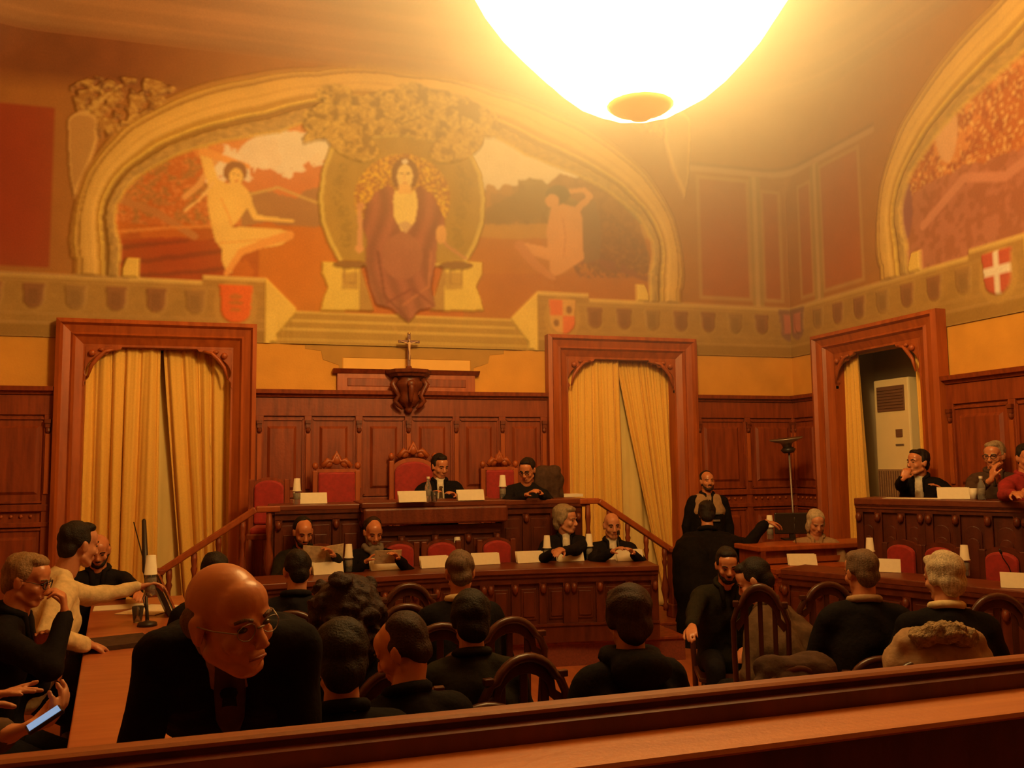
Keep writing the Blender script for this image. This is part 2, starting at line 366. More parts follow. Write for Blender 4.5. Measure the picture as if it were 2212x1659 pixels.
def paint_wall(u, z, px, py, which):
    """albedo and relief for a wall with its arch centred at u=0; px,py: the same place on the back wall in photo pixels"""
    n = u.shape[0]; col = np.zeros((n, 3)); rel = np.zeros(n)
    f1 = fbm(u*3+9, z*3+5); f2 = fbm(u*14+3, z*14+40); f3 = fbm(u*40, z*40+7, 3)
    def put(m, c, k=None):
        c = np.asarray(c, float)
        col[m] = c if k is None else c*(1-k)[m][:, None] if c.ndim == 1 else c[m]
    def mix(m, c, w): col[m] = col[m]*(1-w)+np.asarray(c)*w
    band_t = A(150, 92, 24); wall_t = A(150, 78, 18)
    col[:] = wall_t
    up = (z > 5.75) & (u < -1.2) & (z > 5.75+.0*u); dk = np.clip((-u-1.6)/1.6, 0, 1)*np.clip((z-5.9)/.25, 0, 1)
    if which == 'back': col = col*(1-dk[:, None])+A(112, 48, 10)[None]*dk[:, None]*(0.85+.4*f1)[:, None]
    # corner red fields with green-tan pilaster strips
    au = np.abs(u)
    for a0, a1, z0, z1 in ((3.92, 4.62, 4.05, 5.62), (4.88, 5.1, 4.05, 5.5)):
        m = (au > a0) & (au < a1) & (z > z0) & (z < z1); put(m, A(152, 66, 16))
        e = (au > a0-.05) & (au < a1+.05) & (z > z0-.05) & (z < z1+.05) & ~m; put(e, A(165, 100, 34))
    m = (au > 4.66) & (au < 4.84) & (z < 5.8); put(m, A(150, 96, 30)); m &= (np.abs(au-4.75) < .03); put(m, A(175, 115, 45))
    m = (z > 5.72) & (z < 5.8) & (au > 3.6); put(m, A(170, 105, 45)); m = (z > 5.8) & (z < 5.84) & (au > 3.6); put(m, A(130, 68, 18))
    if which == 'back':
        m = (u < -3.45) & (u > -5.3) & (z > 3.98) & (z < 5.9); put(m, wall_t); m = (u < -3.84) & (u > -5.0) & (z > 4.0) & (z < 5.74); put(m, A(142, 42, 8, .85))
    t, rho, ang = arch_t(u, z)
    inside = (t < 0) & (z > 3.55)
    # ---- the painting in the arch
    if which == 'back':
        X, Y = px, py
        # ground tones
        put(inside, A(170, 72, 12))
        sky = inside & (Y < 470+40*(f1-.5)) & (X < 720); put(sky, A(245, 165, 95))
        cl = sky & (f1 > .52); put(cl, A(252, 190, 125))
        hill = inside & (X < 720) & (Y > 350+90*f1-0.18*(X-480)+60*(f2-.5)) ; put(hill, A(190, 92, 28))
        hill = inside & (X < 720) & (Y > 395+60*f1) & (X > 520); put(hill, A(150, 88, 34))
        tr = inside & (X < 450+70*(f2-.5)) & (Y < 520); put(tr, A(176, 76, 16)); put(tr & (f2 > .55), A(150, 84, 24)); put(tr & (f3 > .62), A(196, 98, 30))
        tr2 = inside & (X < 700) & (Y < 330-.12*(X-430)+45*(f2-.4)) & ~(inell(X, Y, 620, 345, 110, 62)); put(tr2, A(200, 104, 30))
        rd = inside & (X < 700) & (Y > 470+30*f1); put(rd, A(176, 74, 10)); put(rd & (f1 > .5), A(160, 62, 8))
        rd = inside & (X < 500) & (Y > 505+20*f1); put(rd, A(150, 46, 6)); put(rd & (np.sin(Y*.19+X*.02+3*f1) > .6), A(120, 36, 6))
        fld = inside & (X > 560) & (X < 720) & (Y > 480+14*f1); put(fld, A(180, 84, 12))
        for s, w, c in (([(255, 430), (330, 455), (420, 510)], 16, (170, 92, 30)), ([(260, 500), (360, 492), (470, 488)], 7, (200, 104, 28)), ([(440, 420), (470, 405), (500, 398)], 9, (215, 140, 60)),
                        ([(540, 420), (600, 405), (690, 440)], 6, (185, 125, 45)), ([(400, 425), (430, 400), (470, 340)], 14, (205, 125, 48))):
            put(instroke(X, Y, s, w) & inside, A(*c))
        # left figure, seated with a raised arm
        sk = A(236, 150, 52); sk2 = A(214, 122, 38)
        body = inpoly(X, Y, [(450, 400), (468, 385), (492, 398), (520, 395), (538, 415), (545, 430), (530, 455), (512, 480), (500, 490), (560, 492), (605, 495), (622, 500), (625, 518), (605, 530), (540, 540), (515, 555), (500, 590), (490, 590), (478, 560), (480, 540), (465, 520), (455, 480), (448, 440)])
        put(body & inside, sk); put(instroke(X, Y, [(625, 508), (580, 522), (520, 545), (490, 590)], 20, 12) & inside, sk2)
        put(instroke(X, Y, [(462, 400), (446, 345), (440, 325)], 26, 20) & inside, sk); put(instroke(X, Y, [(440, 328), (490, 345), (535, 360)], 18, 12) & inside, sk2)
        put(instroke(X, Y, [(528, 420), (552, 470), (632, 478)], 17, 7) & inside, sk)
        put(inell(X, Y, 508, 372, 26, 24) & inside, A(130, 70, 24)); put(inell(X, Y, 510, 382, 15, 19) & inside, sk)
        put(inell(X, Y, 505, 376, 3, 1.5) & inside, A(120, 60, 20)); put(inell(X, Y, 516, 378, 3, 1.5) & inside, A(120, 60, 20)); put(inell(X, Y, 511, 391, 4, 1.5) & inside, A(190, 70, 25))
        put(instroke(X, Y, [(478, 430), (496, 470), (500, 488)], 3) & inside, sk2); put(instroke(X, Y, [(475, 525), (540, 520), (612, 512)], 2.5) & inside, sk2)
        put(instroke(X, Y, [(460, 395), (432, 430), (400, 455)], 5) & inside, A(235, 150, 62))
        # right scene
        rs = inside & (X > 1000); put(rs, A(165, 84, 18))
        sky = rs & (Y < 430); put(sky, A(248, 172, 98)); put(sky & (f1 > .5), A(252, 190, 120))
        tr = rs & (Y > 385+50*f1+30*(f2-.5)); put(tr, A(160, 96, 34)); put(tr & (f2 > .5), A(142, 88, 34))
        tr = rs & (X > 1120) & (Y > 372+55*f1-.15*(X-1120)); put(tr, A(132, 88, 34)); put(tr & (f2 > .56), A(118, 74, 26))
        put(rs & inpoly(X, Y, [(1050, 450), (1090, 430), (1160, 395), (1180, 400), (1170, 470), (1050, 490)]), A(128, 82, 30))
        gr = rs & (Y > 478+12*f1); put(gr, A(172, 104, 28)); gr = rs & (Y > 510+10*f1); put(gr, A(165, 82, 16))
        gr = rs & (Y > 585+14*f1-.02*(X-1100)); put(gr, A(160, 76, 16))
        tree = rs & inpoly(X, Y, [(1180, 400), (1210, 375), (1300, 400), (1380, 480), (1405, 560), (1400, 590), (1290, 590), (1230, 540), (1260, 440)]); put(tree, A(140, 74, 24)); put(tree & (f2 > .52), A(124, 60, 18))
        put(rs & inpoly(X, Y, [(1260, 420), (1330, 470), (1400, 540), (1400, 600), (1250, 600), (1230, 560)]) & (f3 > .5), A(112, 56, 22))
        put(rs & instroke(X, Y, [(1240, 560), (1330, 575), (1400, 600)], 18) & (f2 > .4), A(125, 56, 26))
        s2 = A(200, 116, 46); s3 = A(180, 94, 34)
        put(rs & inpoly(X, Y, [(1190, 450), (1215, 440), (1250, 450), (1262, 480), (1258, 520), (1262, 560), (1215, 590), (1190, 600), (1185, 545), (1180, 500)]), s2)
        put(rs & instroke(X, Y, [(1235, 560), (1150, 540), (1120, 530)], 30, 18), s2); put(rs & instroke(X, Y, [(1122, 530), (1160, 575), (1195, 600)], 22, 12), s3)
        put(rs & instroke(X, Y, [(1245, 455), (1275, 425), (1262, 410), (1215, 415)], 15, 9), s2)
        put(rs & inell(X, Y, 1205, 420, 26, 20), A(84, 56, 24)); put(rs & inell(X, Y, 1193, 434, 15, 15), s2)
        put(rs & inpoly(X, Y, [(1258, 450), (1285, 430), (1300, 500), (1295, 560), (1262, 570)]), A(120, 72, 34))
        put(rs & instroke(X, Y, [(1215, 470), (1222, 510), (1218, 555)], 3), s3)
    else:
        put(inside, A(170, 74, 18)); put(inside & (f1 > .5), A(196, 100, 30)); put(inside & (f2 > .6), A(150, 58, 14)); put(inside & (f3 > .68) & (z > 4.6), A(225, 150, 60))
        g = inside & (z < 4.7+.3*f1); put(g, A(150, 72, 30)); put(g & (f2 > .5), A(166, 84, 40))
        for a, b, c in ((0.3, .9, (225, 150, 62)), (-1.5, 1.2, (205, 130, 60)), (-2.2, .5, (130, 60, 40))):
            put(inside & inell(u, z, a-1, 4.2+b, .16, .42), A(*c)); put(inside & inell(u, z, a-1, 4.68+b, .09, .11), A(200, 120, 60))
        put(inside & instroke(u, z, [(-2.9, 4.4), (-2.3, 4.75), (-1.8, 4.6), (-1.2, 4.8)], .1), A(185, 100, 50))
    # ---- mouldings of the arch
    ring = (t >= 0) & (t <= 1) & (z > 3.72)
    saw = (np.floor(ang*46+ (t*6)) % 2)
    leaf = vn(ang*70, t*26+3)
    cols = [(0.0, .035, (205, 140, 40), .03), (.035, .25, (168, 110, 36), .045), (.25, .34, (136, 80, 16), .0), (.34, .375, (215, 150, 42), .05), (.375, .47, (172, 106, 24), .035),
            (.47, .80, (205, 136, 44), .07), (.80, .84, (150, 88, 20), .03), (.84, .91, (184, 118, 32), .05), (.91, 1.0, (160, 92, 22), .02)]
    for a, b, c, r in cols:
        m = ring & (t >= a) & (t < b); put(m, A(*c)); rel[m] = r+ .022*np.sin(np.clip((t[m]-a)/(b-a), 0, 1)*PI)
    m = ring & (t > .035) & (t < .25); col[m] *= (0.72+.55*leaf[m])[:, None]; rel[m] += .018*leaf[m]+.006*saw[m]
    put(ring & (np.abs(t-.6) < .012), A(186, 118, 34))
    # scroll feet of the arch
    if True:
        sc = (z < 4.15) & (z > 3.78) & (au > 2.95) & (au < 3.08+.05*np.sin((z-3.78)*9)); put(sc, A(214, 148, 44)); rel[sc] = .07
    # ---- plinth band with shields, stepped up towards the middle
    top = np.where(au > 2.3, 3.93, 4.0); pl = (z < top) & (z > ZM0-.1) & (au > 1.62)
    put(pl, A(152, 94, 26)); col[pl] *= (0.86+.28*fbm(u*9, z*30))[pl][:, None]; rel[pl] = .03
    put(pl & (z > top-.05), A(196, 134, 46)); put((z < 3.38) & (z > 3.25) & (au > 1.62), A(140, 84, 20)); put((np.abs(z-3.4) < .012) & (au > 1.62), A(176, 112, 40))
    put(pl & (np.abs(z-3.85) < .012), A(166, 106, 34)); put(pl & (np.abs(z-3.50) < .012), A(164, 104, 34))
    low = (z < 3.93) & (au > 3.05); put(low & (z > 3.9), A(172, 112, 40))
    for sgn in (-1, 1):
        for k in range(9):
            cu = sgn*(2.37+.40*k)
            halo = shield_mask(u, z, cu, 3.67, .25, .33); put(halo, A(158, 99, 29))
            m = shield_mask(u, z, cu, 3.69, .20, .27); put(m, A(*((128, 66, 22) if (k*7+(sgn > 0)) % 3 else (140, 84, 26)))); rel[m] = .05
            q = m & (np.abs(u-cu) < .05) & (np.abs(z-3.68) < .08); col[q] *= .82
        cu = sgn*1.94; halo = inell(u, z, cu, 3.66, .235, .29); put(halo, A(166, 104, 30)); m = shield_mask(u, z, cu, 3.68, .34, .43); rel[m] = .06
        if which == 'back' and sgn < 0:
            put(m, A(206, 70, 12)); q = m & (inell(u, z, cu, 3.76, .07, .03) | inell(u, z, cu, 3.69, .08, .025) | inell(u, z, cu, 3.61, .06, .022)); put(q, A(172, 78, 14))
        elif which == 'back':
            put(m, A(196, 122, 40)); q = m & ((u-cu > 0) != (z > 3.69)); put(q, A(206, 78, 24)); q = m & ~((u-cu > 0) != (z > 3.69)) & (inell(u, z, cu+.085, 3.77, .04, .05) | inell(u, z, cu-.085, 3.60, .04, .05)); put(q, A(120, 62, 20))
        else:
            put(m, A(176, 52, 22)); q = m & ((np.abs(u-cu) < .035) | (np.abs(z-3.70) < .04)); put(q, A(240, 170, 110))
    if which == 'back':
        m = shield_mask(u, z, 5.2, 3.68, .30, .42) ; put(m, A(120, 66, 34)); put(m & (np.abs(u-5.2) < .09) & (np.abs(z-3.7) < .13), A(165, 76, 40))
    else:
        m = shield_mask(u, z, -5.22, 3.68, .30, .42); put(m, A(120, 66, 34)); put(m & (np.abs(u+5.22) < .09) & (np.abs(z-3.7) < .13), A(165, 76, 40))
    # ---- middle: stairs, scrolled ends, terrace
    mid = (au <= 1.62) & (z < 4.05)
    stair = mid & (z < 3.62+.0*u); put(stair, A(158, 100, 26))
    for k, (zz, w) in enumerate(((3.62, 1.40), (3.52, 1.33), (3.42, 1.45), (3.30, 1.60))):
        put(mid & (np.abs(z-zz) < .010) & (au < w), A(190, 130, 40)); rel[mid & (z < zz) & (au < w)] += .012
    # lit inner ends of the two plinths
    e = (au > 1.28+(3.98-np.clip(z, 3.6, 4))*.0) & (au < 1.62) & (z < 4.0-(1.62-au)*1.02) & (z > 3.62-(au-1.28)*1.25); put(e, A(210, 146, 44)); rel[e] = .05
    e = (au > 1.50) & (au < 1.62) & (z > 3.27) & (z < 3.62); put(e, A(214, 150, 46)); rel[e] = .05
    if which == 'back':
        X, Y = px, py
        med = inpoly(X, Y, [(712, 318), (694, 370), (687, 430), (692, 480), (708, 525), (736, 576), (1004, 576), (1030, 530), (1045, 485), (1048, 430), (1040, 375), (1018, 330), (960, 300), (868, 290), (780, 296)])
        put(med, A(158, 104, 26)); rel[med] = .04; col[med] *= (0.86+.26*fbm(u*10, z*4))[med][:, None]
        rim = med & ~inpoly(X, Y, [(722, 322), (704, 372), (697, 430), (702, 478), (718, 522), (744, 570), (996, 570), (1020, 526), (1035, 482), (1038, 430), (1030, 378), (1008, 334), (958, 306), (868, 296), (782, 302)])
        put(rim, A(190, 136, 42)); rel[rim] = .06
        for ss in (-1, 1):
            for q in range(6):
                yy = 370+q*30; xx = 868+ss*(128+10*math.sin(q*1.1)); put(med & inell(X, Y, xx, yy, 13, 17) & (f3 > .45), A(142, 94, 22))
        halo = med & inell(X, Y, 868, 432, 104, 98); put(halo, A(150, 78, 20)); put(halo & (f3 > .54), A(206, 132, 20)); put(halo & (vn(u*60, z*60) > .8), A(232, 160, 24))
        # seated robed figure on a throne
        for ss, x0 in ((-1, 0), (1, 0)):
            ped = inpoly(X, Y, [(868+ss*172, 566), (868+ss*120, 566), (868+ss*88, 580), (868+ss*60, 672), (868+ss*176, 672), (868+ss*170, 645), (868+ss*160, 620), (868+ss*174, 590)]); put(ped, A(206, 146, 42)); rel[ped] = .05
            put(ped & (np.abs(np.abs(X-868)-112) < 18) & (Y > 590) & (Y < 626), A(172, 112, 32)); put(ped & (np.abs(X-868) < 92), A(160, 100, 30))
        rob = inpoly(X, Y, [(838, 400), (862, 420), (886, 420), (905, 400), (935, 425), (958, 470), (962, 500), (944, 520), (940, 570), (932, 620), (940, 665), (905, 672), (882, 698), (858, 680), (845, 668), (812, 660), (796, 620), (788, 570), (792, 520), (782, 490), (790, 445), (812, 415)])
        put(rob, A(140, 66, 30)); col[rob] *= (0.8+.42*(0.5+.5*np.sin(X*.16+2.5*np.sin(Y*.025))))[rob][:, None]; rel[rob] = .06
        put(rob & inell(X, Y, 868, 555, 44, 50), A(152, 76, 34))
        put(instroke(X, Y, [(815, 545), (830, 640), (880, 690)], 6) & rob, A(112, 46, 20)); put(instroke(X, Y, [(930, 545), (925, 620), (870, 660)], 5) & rob, A(168, 84, 36)); put(instroke(X, Y, [(835, 655), (890, 625), (935, 660)], 5) & rob, A(120, 48, 22))
        put(inpoly(X, Y, [(852, 412), (872, 418), (896, 412), (902, 440), (896, 480), (880, 500), (866, 500), (850, 470), (848, 436)]), A(222, 160, 60))
        put(inpoly(X, Y, [(858, 486), (876, 478), (890, 488), (876, 506)]), A(190, 130, 60))
        put(inell(X, Y, 874, 378, 30, 36), A(118, 62, 20)); put(inell(X, Y, 874, 382, 17, 26), A(232, 158, 66)); put(inpoly(X, Y, [(862, 400), (886, 400), (890, 420), (858, 420)]), A(220, 146, 56))
        put(inell(X, Y, 874, 350, 7, 5), A(240, 190, 110))
        for ex in (867, 881): put(inell(X, Y, ex, 376, 4, 2), A(96, 48, 18))
        put(inell(X, Y, 874, 396, 5, 1.6), A(180, 70, 30)); put(instroke(X, Y, [(874, 378), (873, 388)], 2), A(200, 120, 48))
        put(instroke(X, Y, [(776, 450), (778, 492), (776, 542)], 9, 12), A(196, 118, 52)); put(inell(X, Y, 778, 446, 9, 8), A(190, 110, 44)); put(inell(X, Y, 776, 538, 10, 8), A(200, 120, 50))
        put(instroke(X, Y, [(955, 490), (962, 530), (1005, 560)], 6), A(180, 104, 44)); put(inell(X, Y, 952, 508, 12, 20), A(206, 128, 48))
        for sx, sy in ((755, 572), (984, 575)):
            m = inell(X, Y, sx, sy, 36, 9); put(m, A(122, 68, 18)); rel[m] = .08; put(instroke(X, Y, [(sx-12, sy+8), (sx-12, sy+40), (sx+12, sy+40), (sx+12, sy+8)], 3), A(150, 94, 28))
        # ornament below the figure, over the bracket
        put(instroke(X, Y, [(848, 700), (860, 722), (892, 722), (905, 700)], 2.5), A(176, 112, 34))
        # foliage over the crown of the arch and at the left shoulder
        fo = (Y < 300+40*(f1-.5)+.00055*(X-868)**2*0) & (Y > 188+50*(f1-.5)+.0012*(X-868)**2) & (X > 640+30*f2) & (X < 1090-30*f2)
        wing = inell(X, Y, 760, 312, 62, 32, .45) | inell(X, Y, 985, 318, 62, 32, -.35)
        fo2 = inell(X, Y, 722, 205, 40, 20) | wing
        put(fo, A(170, 112, 30)); put(fo & (f3 > .55), A(198, 136, 40)); put(fo & (f2 < .43), A(132, 82, 20)); rel[fo] = .06+.03*f2[fo]
        put(fo2, A(172, 112, 30)); put(fo2 & (f3 > .55), A(196, 134, 40)); put(fo2 & (f2 < .42), A(140, 88, 22)); rel[fo2] = .09
        put(instroke(X, Y, [(838, 258), (868, 270), (905, 256)], 3), A(120, 74, 18))
        for mir in (0, 1):
            XX = X if not mir else 2*868-X+(X-868)*.0
            XX = X if not mir else 868-(X-868)*1.16
            fl = inpoly(XX, Y, [(150, 185), (200, 165), (330, 170), (380, 190), (340, 240), (270, 285), (215, 300), (170, 260)]) & (f2 > .40) & (t > .9)
            put(fl, A(150, 84, 20)); put(fl & (f3 > .56), A(186, 120, 36)); put(fl & (f2 < .47), A(104, 52, 14)); rel[fl] = .05
            put(instroke(XX, Y, [(190, 245), (235, 205), (262, 185)], 9, 5) & (t > .9), A(190, 124, 40))
            sc = (inell(XX, Y, 178, 268, 34, 26) | inpoly(XX, Y, [(146, 262), (205, 262), (212, 300), (190, 370), (160, 430), (150, 380), (146, 310)])) & (t > 1); put(sc, A(170, 104, 34)); rel[sc] = .04
            put(sc & ~(inell(XX, Y, 179, 270, 28, 20) | inpoly(XX, Y, [(152, 266), (200, 266), (206, 300), (185, 360), (160, 410), (156, 380), (152, 310)])), A(196, 126, 44))
    col *= (0.90+.2*fbm(u*6+2, z*6+3))[:, None]
    return np.clip(col, .004, .9), rel

def project_back(x, z):
    v = np.stack([x, np.full_like(x, YB), z-EYE], 1)
    zz = v @ np.array(Fw); return 1106+FPX*(v @ np.array(Rt))/zz, 829.5-FPX*(v @ np.array(Up))/zz

def shell_wall(name, lo, hi, xs, to_world, which, uc, usign):
    zs = np.arange(ZM0, ZM1, .0125); ins = np.zeros(len(zs))
    a = np.linspace(0, PI/2, 40)[1:]
    zs = np.concatenate([zs, ZM1+(ZC-ZM1)*np.sin(a)]); ins = np.concatenate([ins, 1.25*(1-np.cos(a))])
    nx, nz = len(xs), len(zs); Xg, Zg = np.meshgrid(xs, zs); Ig = np.repeat(ins[:, None], nx, 1)
    x = Xg.ravel(); z = Zg.ravel(); i = Ig.ravel()
    u = (x-uc)*usign
    px, py = project_back(XM+u, z)
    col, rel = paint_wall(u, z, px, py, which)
    hi_m = z > 6.52
    rel0 = rel
    if hi_m.any():
        base = A(172, 98, 36, .95); c = np.repeat(base[None], hi_m.sum(), 0)*(0.8+.4*fbm(u[hi_m]*1.3, z[hi_m]*3+i[hi_m]*3))[:, None]
        s = i[hi_m]+(z[hi_m]-ZM1)
        rel2 = np.zeros(len(z))
        for p, w, k in ((.10, .03, .55), (.16, .02, 1.15), (.30, .04, .6), (.36, .03, 1.12), (.62, .025, .6), (.68, .02, 1.1), (.95, .03, .6), (1.02, .03, 1.15), (1.3, .02, .66), (1.5, .04, .62)):
            c[np.abs(s-p) < w] *= k; q_ = np.where(hi_m)[0][np.abs(s-p) < w*1.6]; rel2[q_] = .05 if k > 1 else .0
        keep = (col[hi_m].sum(1) > 0) & (s < -.0)
        c[keep] = col[hi_m][keep]; t = np.clip((z[hi_m]-6.52)/.12, 0, 1)[:, None]; col[hi_m] = col[hi_m]*(1-t)+c*t; rel[hi_m] *= (1-t[:, 0]); rel[hi_m] += rel2[hi_m]
    if len(xs) > 10:
        G = np.concatenate([col, rel[:, None]], 1).reshape(nz, nx, 4)
        def blur(g, r, it):
            for _ in range(it):
                for ax in (0, 1):
                    n_ = g.shape[ax]; pad = [(0, 0)]*3; pad[ax] = (r+1, r); p = np.pad(g, pad, mode='edge'); cs = np.cumsum(p, ax)
                    g = (np.take(cs, range(2*r+1, 2*r+1+n_), ax)-np.take(cs, range(0, n_), ax))/(2*r+1)
            return g
        S = blur(G, 1, 1); W = blur(G, 22, 2); S[..., :3] = S[..., :3]*.82+W[..., :3]*.18; S[..., 3] *= .55; col = S[..., :3].reshape(-1, 3); rel = S[..., 3].ravel()
    al, inw = shell_pos(x, z, i, lo, hi)
    P = to_world(al, inw+rel, z)
    me = bpy.data.meshes.new(name); idx = np.arange(nx*nz).reshape(nz, nx)
    q = np.stack([idx[:-1, :-1], idx[:-1, 1:], idx[1:, 1:], idx[1:, :-1]], -1).reshape(-1, 4)
    if to_world(np.array([0.]), np.array([1.]), np.array([0.]))[0][1] < 0 or True: pass
    me.vertices.add(nx*nz); me.vertices.foreach_set('co', P.astype(np.float32).ravel())
    me.loops.add(q.size); me.loops.foreach_set('vertex_index', q.astype(np.int32).ravel())
    me.polygons.add(len(q)); me.polygons.foreach_set('loop_start', np.arange(0, q.size, 4, dtype=np.int32)); me.polygons.foreach_set('loop_total', np.full(len(q), 4, np.int32))
    me.update(calc_edges=True); me.polygons.foreach_set('use_smooth', [True]*len(q))
    ca = me.color_attributes.new('paint', 'FLOAT_COLOR', 'POINT'); ca.data.foreach_set('color', np.concatenate([col, np.ones((len(col), 1))], 1).astype(np.float32).ravel())
    me.materials.append(M['mural']); o = bpy.data.objects.new(name, me); COL.objects.link(o); return o

wb = struct('wall_back', (XM, YB, 0))
def loc_to(o, fn): return fn
xs = np.arange(XL, XR+.001, .0125); xs[-1] = XR
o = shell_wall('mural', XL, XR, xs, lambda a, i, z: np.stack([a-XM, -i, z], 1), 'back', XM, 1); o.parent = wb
MB().add([(XL-XM, 0, 0), (XR-XM, 0, 0), (XR-XM, 0, ZM0+.02), (XL-XM, 0, ZM0+.02), (XL-XM, .25, 0), (XR-XM, .25, 0), (XR-XM, .25, ZM0+.02), (XL-XM, .25, ZM0+.02)], []).build('x', 'plaster').select_set(False)
bpy.data.objects.remove(bpy.data.objects['x'])
# wall faces below the band, left open where the three doorways are
D1 = (-1.64, -0.17); D2 = (3.80, 5.25); D3 = (7.81, 9.23); DOOR_T = 3.16
def lower_wall(parent, to, segs, zt, th=.30):
    """segs: list of (a0,a1,z0,z1) in wall-along coordinates; slabs behind the wall plane"""
    b = MB()
    for a0, a1, z0, z1 in segs:
        vs = [to(a, d, z) for a in (a0, a1) for d in (0, th) for z in (z0, z1)]
        b.add(vs, [(0, 1, 3, 2), (4, 6, 7, 5), (0, 4, 5, 1), (2, 3, 7, 6), (0, 2, 6, 4), (1, 5, 7, 3)])
    return b.build('wall_face', 'plaster', parent)
back_to = lambda a, d, z: (a-XM, d, z)
g_ = .012
lower_wall(wb, back_to, [(XL-.3, D1[0]-g_, 0, ZM0), (D1[1]+g_, D2[0]-g_, 0, ZM0), (D2[1]+g_, XR, 0, ZM0), (D1[0]-g_, D1[1]+g_, DOOR_T+g_, ZM0), (D2[0]-g_, D2[1]+g_, DOOR_T+g_, ZM0)], ZM0)
M['panel_paint'] = mat('pale painted panel', (0.82, 0.50, 0.13), 0.8, noise=0.1, nscale=(5, 5, 5)); M['band_paint'] = mat('tan painted band', (0.46, 0.26, 0.055), 0.8, noise=0.12, nscale=(6, 6, 6))
MB().box((0, -.003, 3.02), (1.50, .006, .17)).build('painted_panel', 'panel_paint', wb)
MB().prism([(-1.18, 3.25), (-1.18, 3.20), (-1.0, 3.18), (-.98, 3.08), (-.80, 3.02), (-.80, 2.93), (-.76, 2.93), (-.76, 3.11), (.76, 3.11), (.76, 2.93), (.80, 2.93), (.80, 3.02), (.98, 3.08), (1.0, 3.18), (1.18, 3.20), (1.18, 3.25)], (0, -.006, 0), (1, 0, 0), (0, 0, 1), (0, 1, 0), .006).build('painted_band', 'band_paint', wb)
wr = struct('wall_right', (XR, 4.8, 0))
ysr = np.concatenate([np.arange(YF, 5.3, .12), np.arange(5.3, YB+.001, .0125)]); ysr[-1] = YB
o = shell_wall('mural', -0.6, YB, ysr, lambda a, i, z: np.stack([-i, a-4.8, z], 1), 'right', 4.8, -1); o.parent = wr
right_to = lambda a, d, z: (d, a-4.8, z)
lower_wall(wr, right_to, [(YF, D3[0]-g_, 0, ZM0), (D3[1]+g_, YB+.3, 0, ZM0), (D3[0]-g_, D3[1]+g_, DOOR_T+g_, ZM0)], ZM0)
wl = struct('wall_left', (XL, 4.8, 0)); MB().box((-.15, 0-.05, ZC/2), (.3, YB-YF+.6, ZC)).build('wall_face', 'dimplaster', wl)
wf = struct('wall_front', (XM, YF, 0)); MB().box((0, -.15, ZC/2), (XR-XL+.6, .3, ZC)).build('wall_face', 'dim', wf)
ce = struct('ceiling', (XM, 4.8, ZC)); MB().box((0, 0-.1, .12), (XR-XL+1, YB-YF+1, .24)).build('ceiling_face', 'ceil', ce)
for k, (r0, r1, zz) in enumerate(((3.35, 3.45, .05), (2.6, 2.72, .06), (1.2, 1.28, .04))):
    n = 64; c = [(math.cos(2*PI*j/n), math.sin(2*PI*j/n)) for j in range(n+1)]
    MB().ring([(a*r1, b*r1) for a, b in c], [(a*r0, b*r0) for a, b in c], (0, 0, 0), (1, 0, 0), (0, 1, 0), (0, 0, -1), zz).build('ceiling_moulding', 'ceil', ce)
fl = struct('floor', (XM, 4.8, 0)); MB().box((0, -.05, -.05), (XR-XL+.6, YB-YF+.6, .1)).build('floor_boards', 'floor', fl)

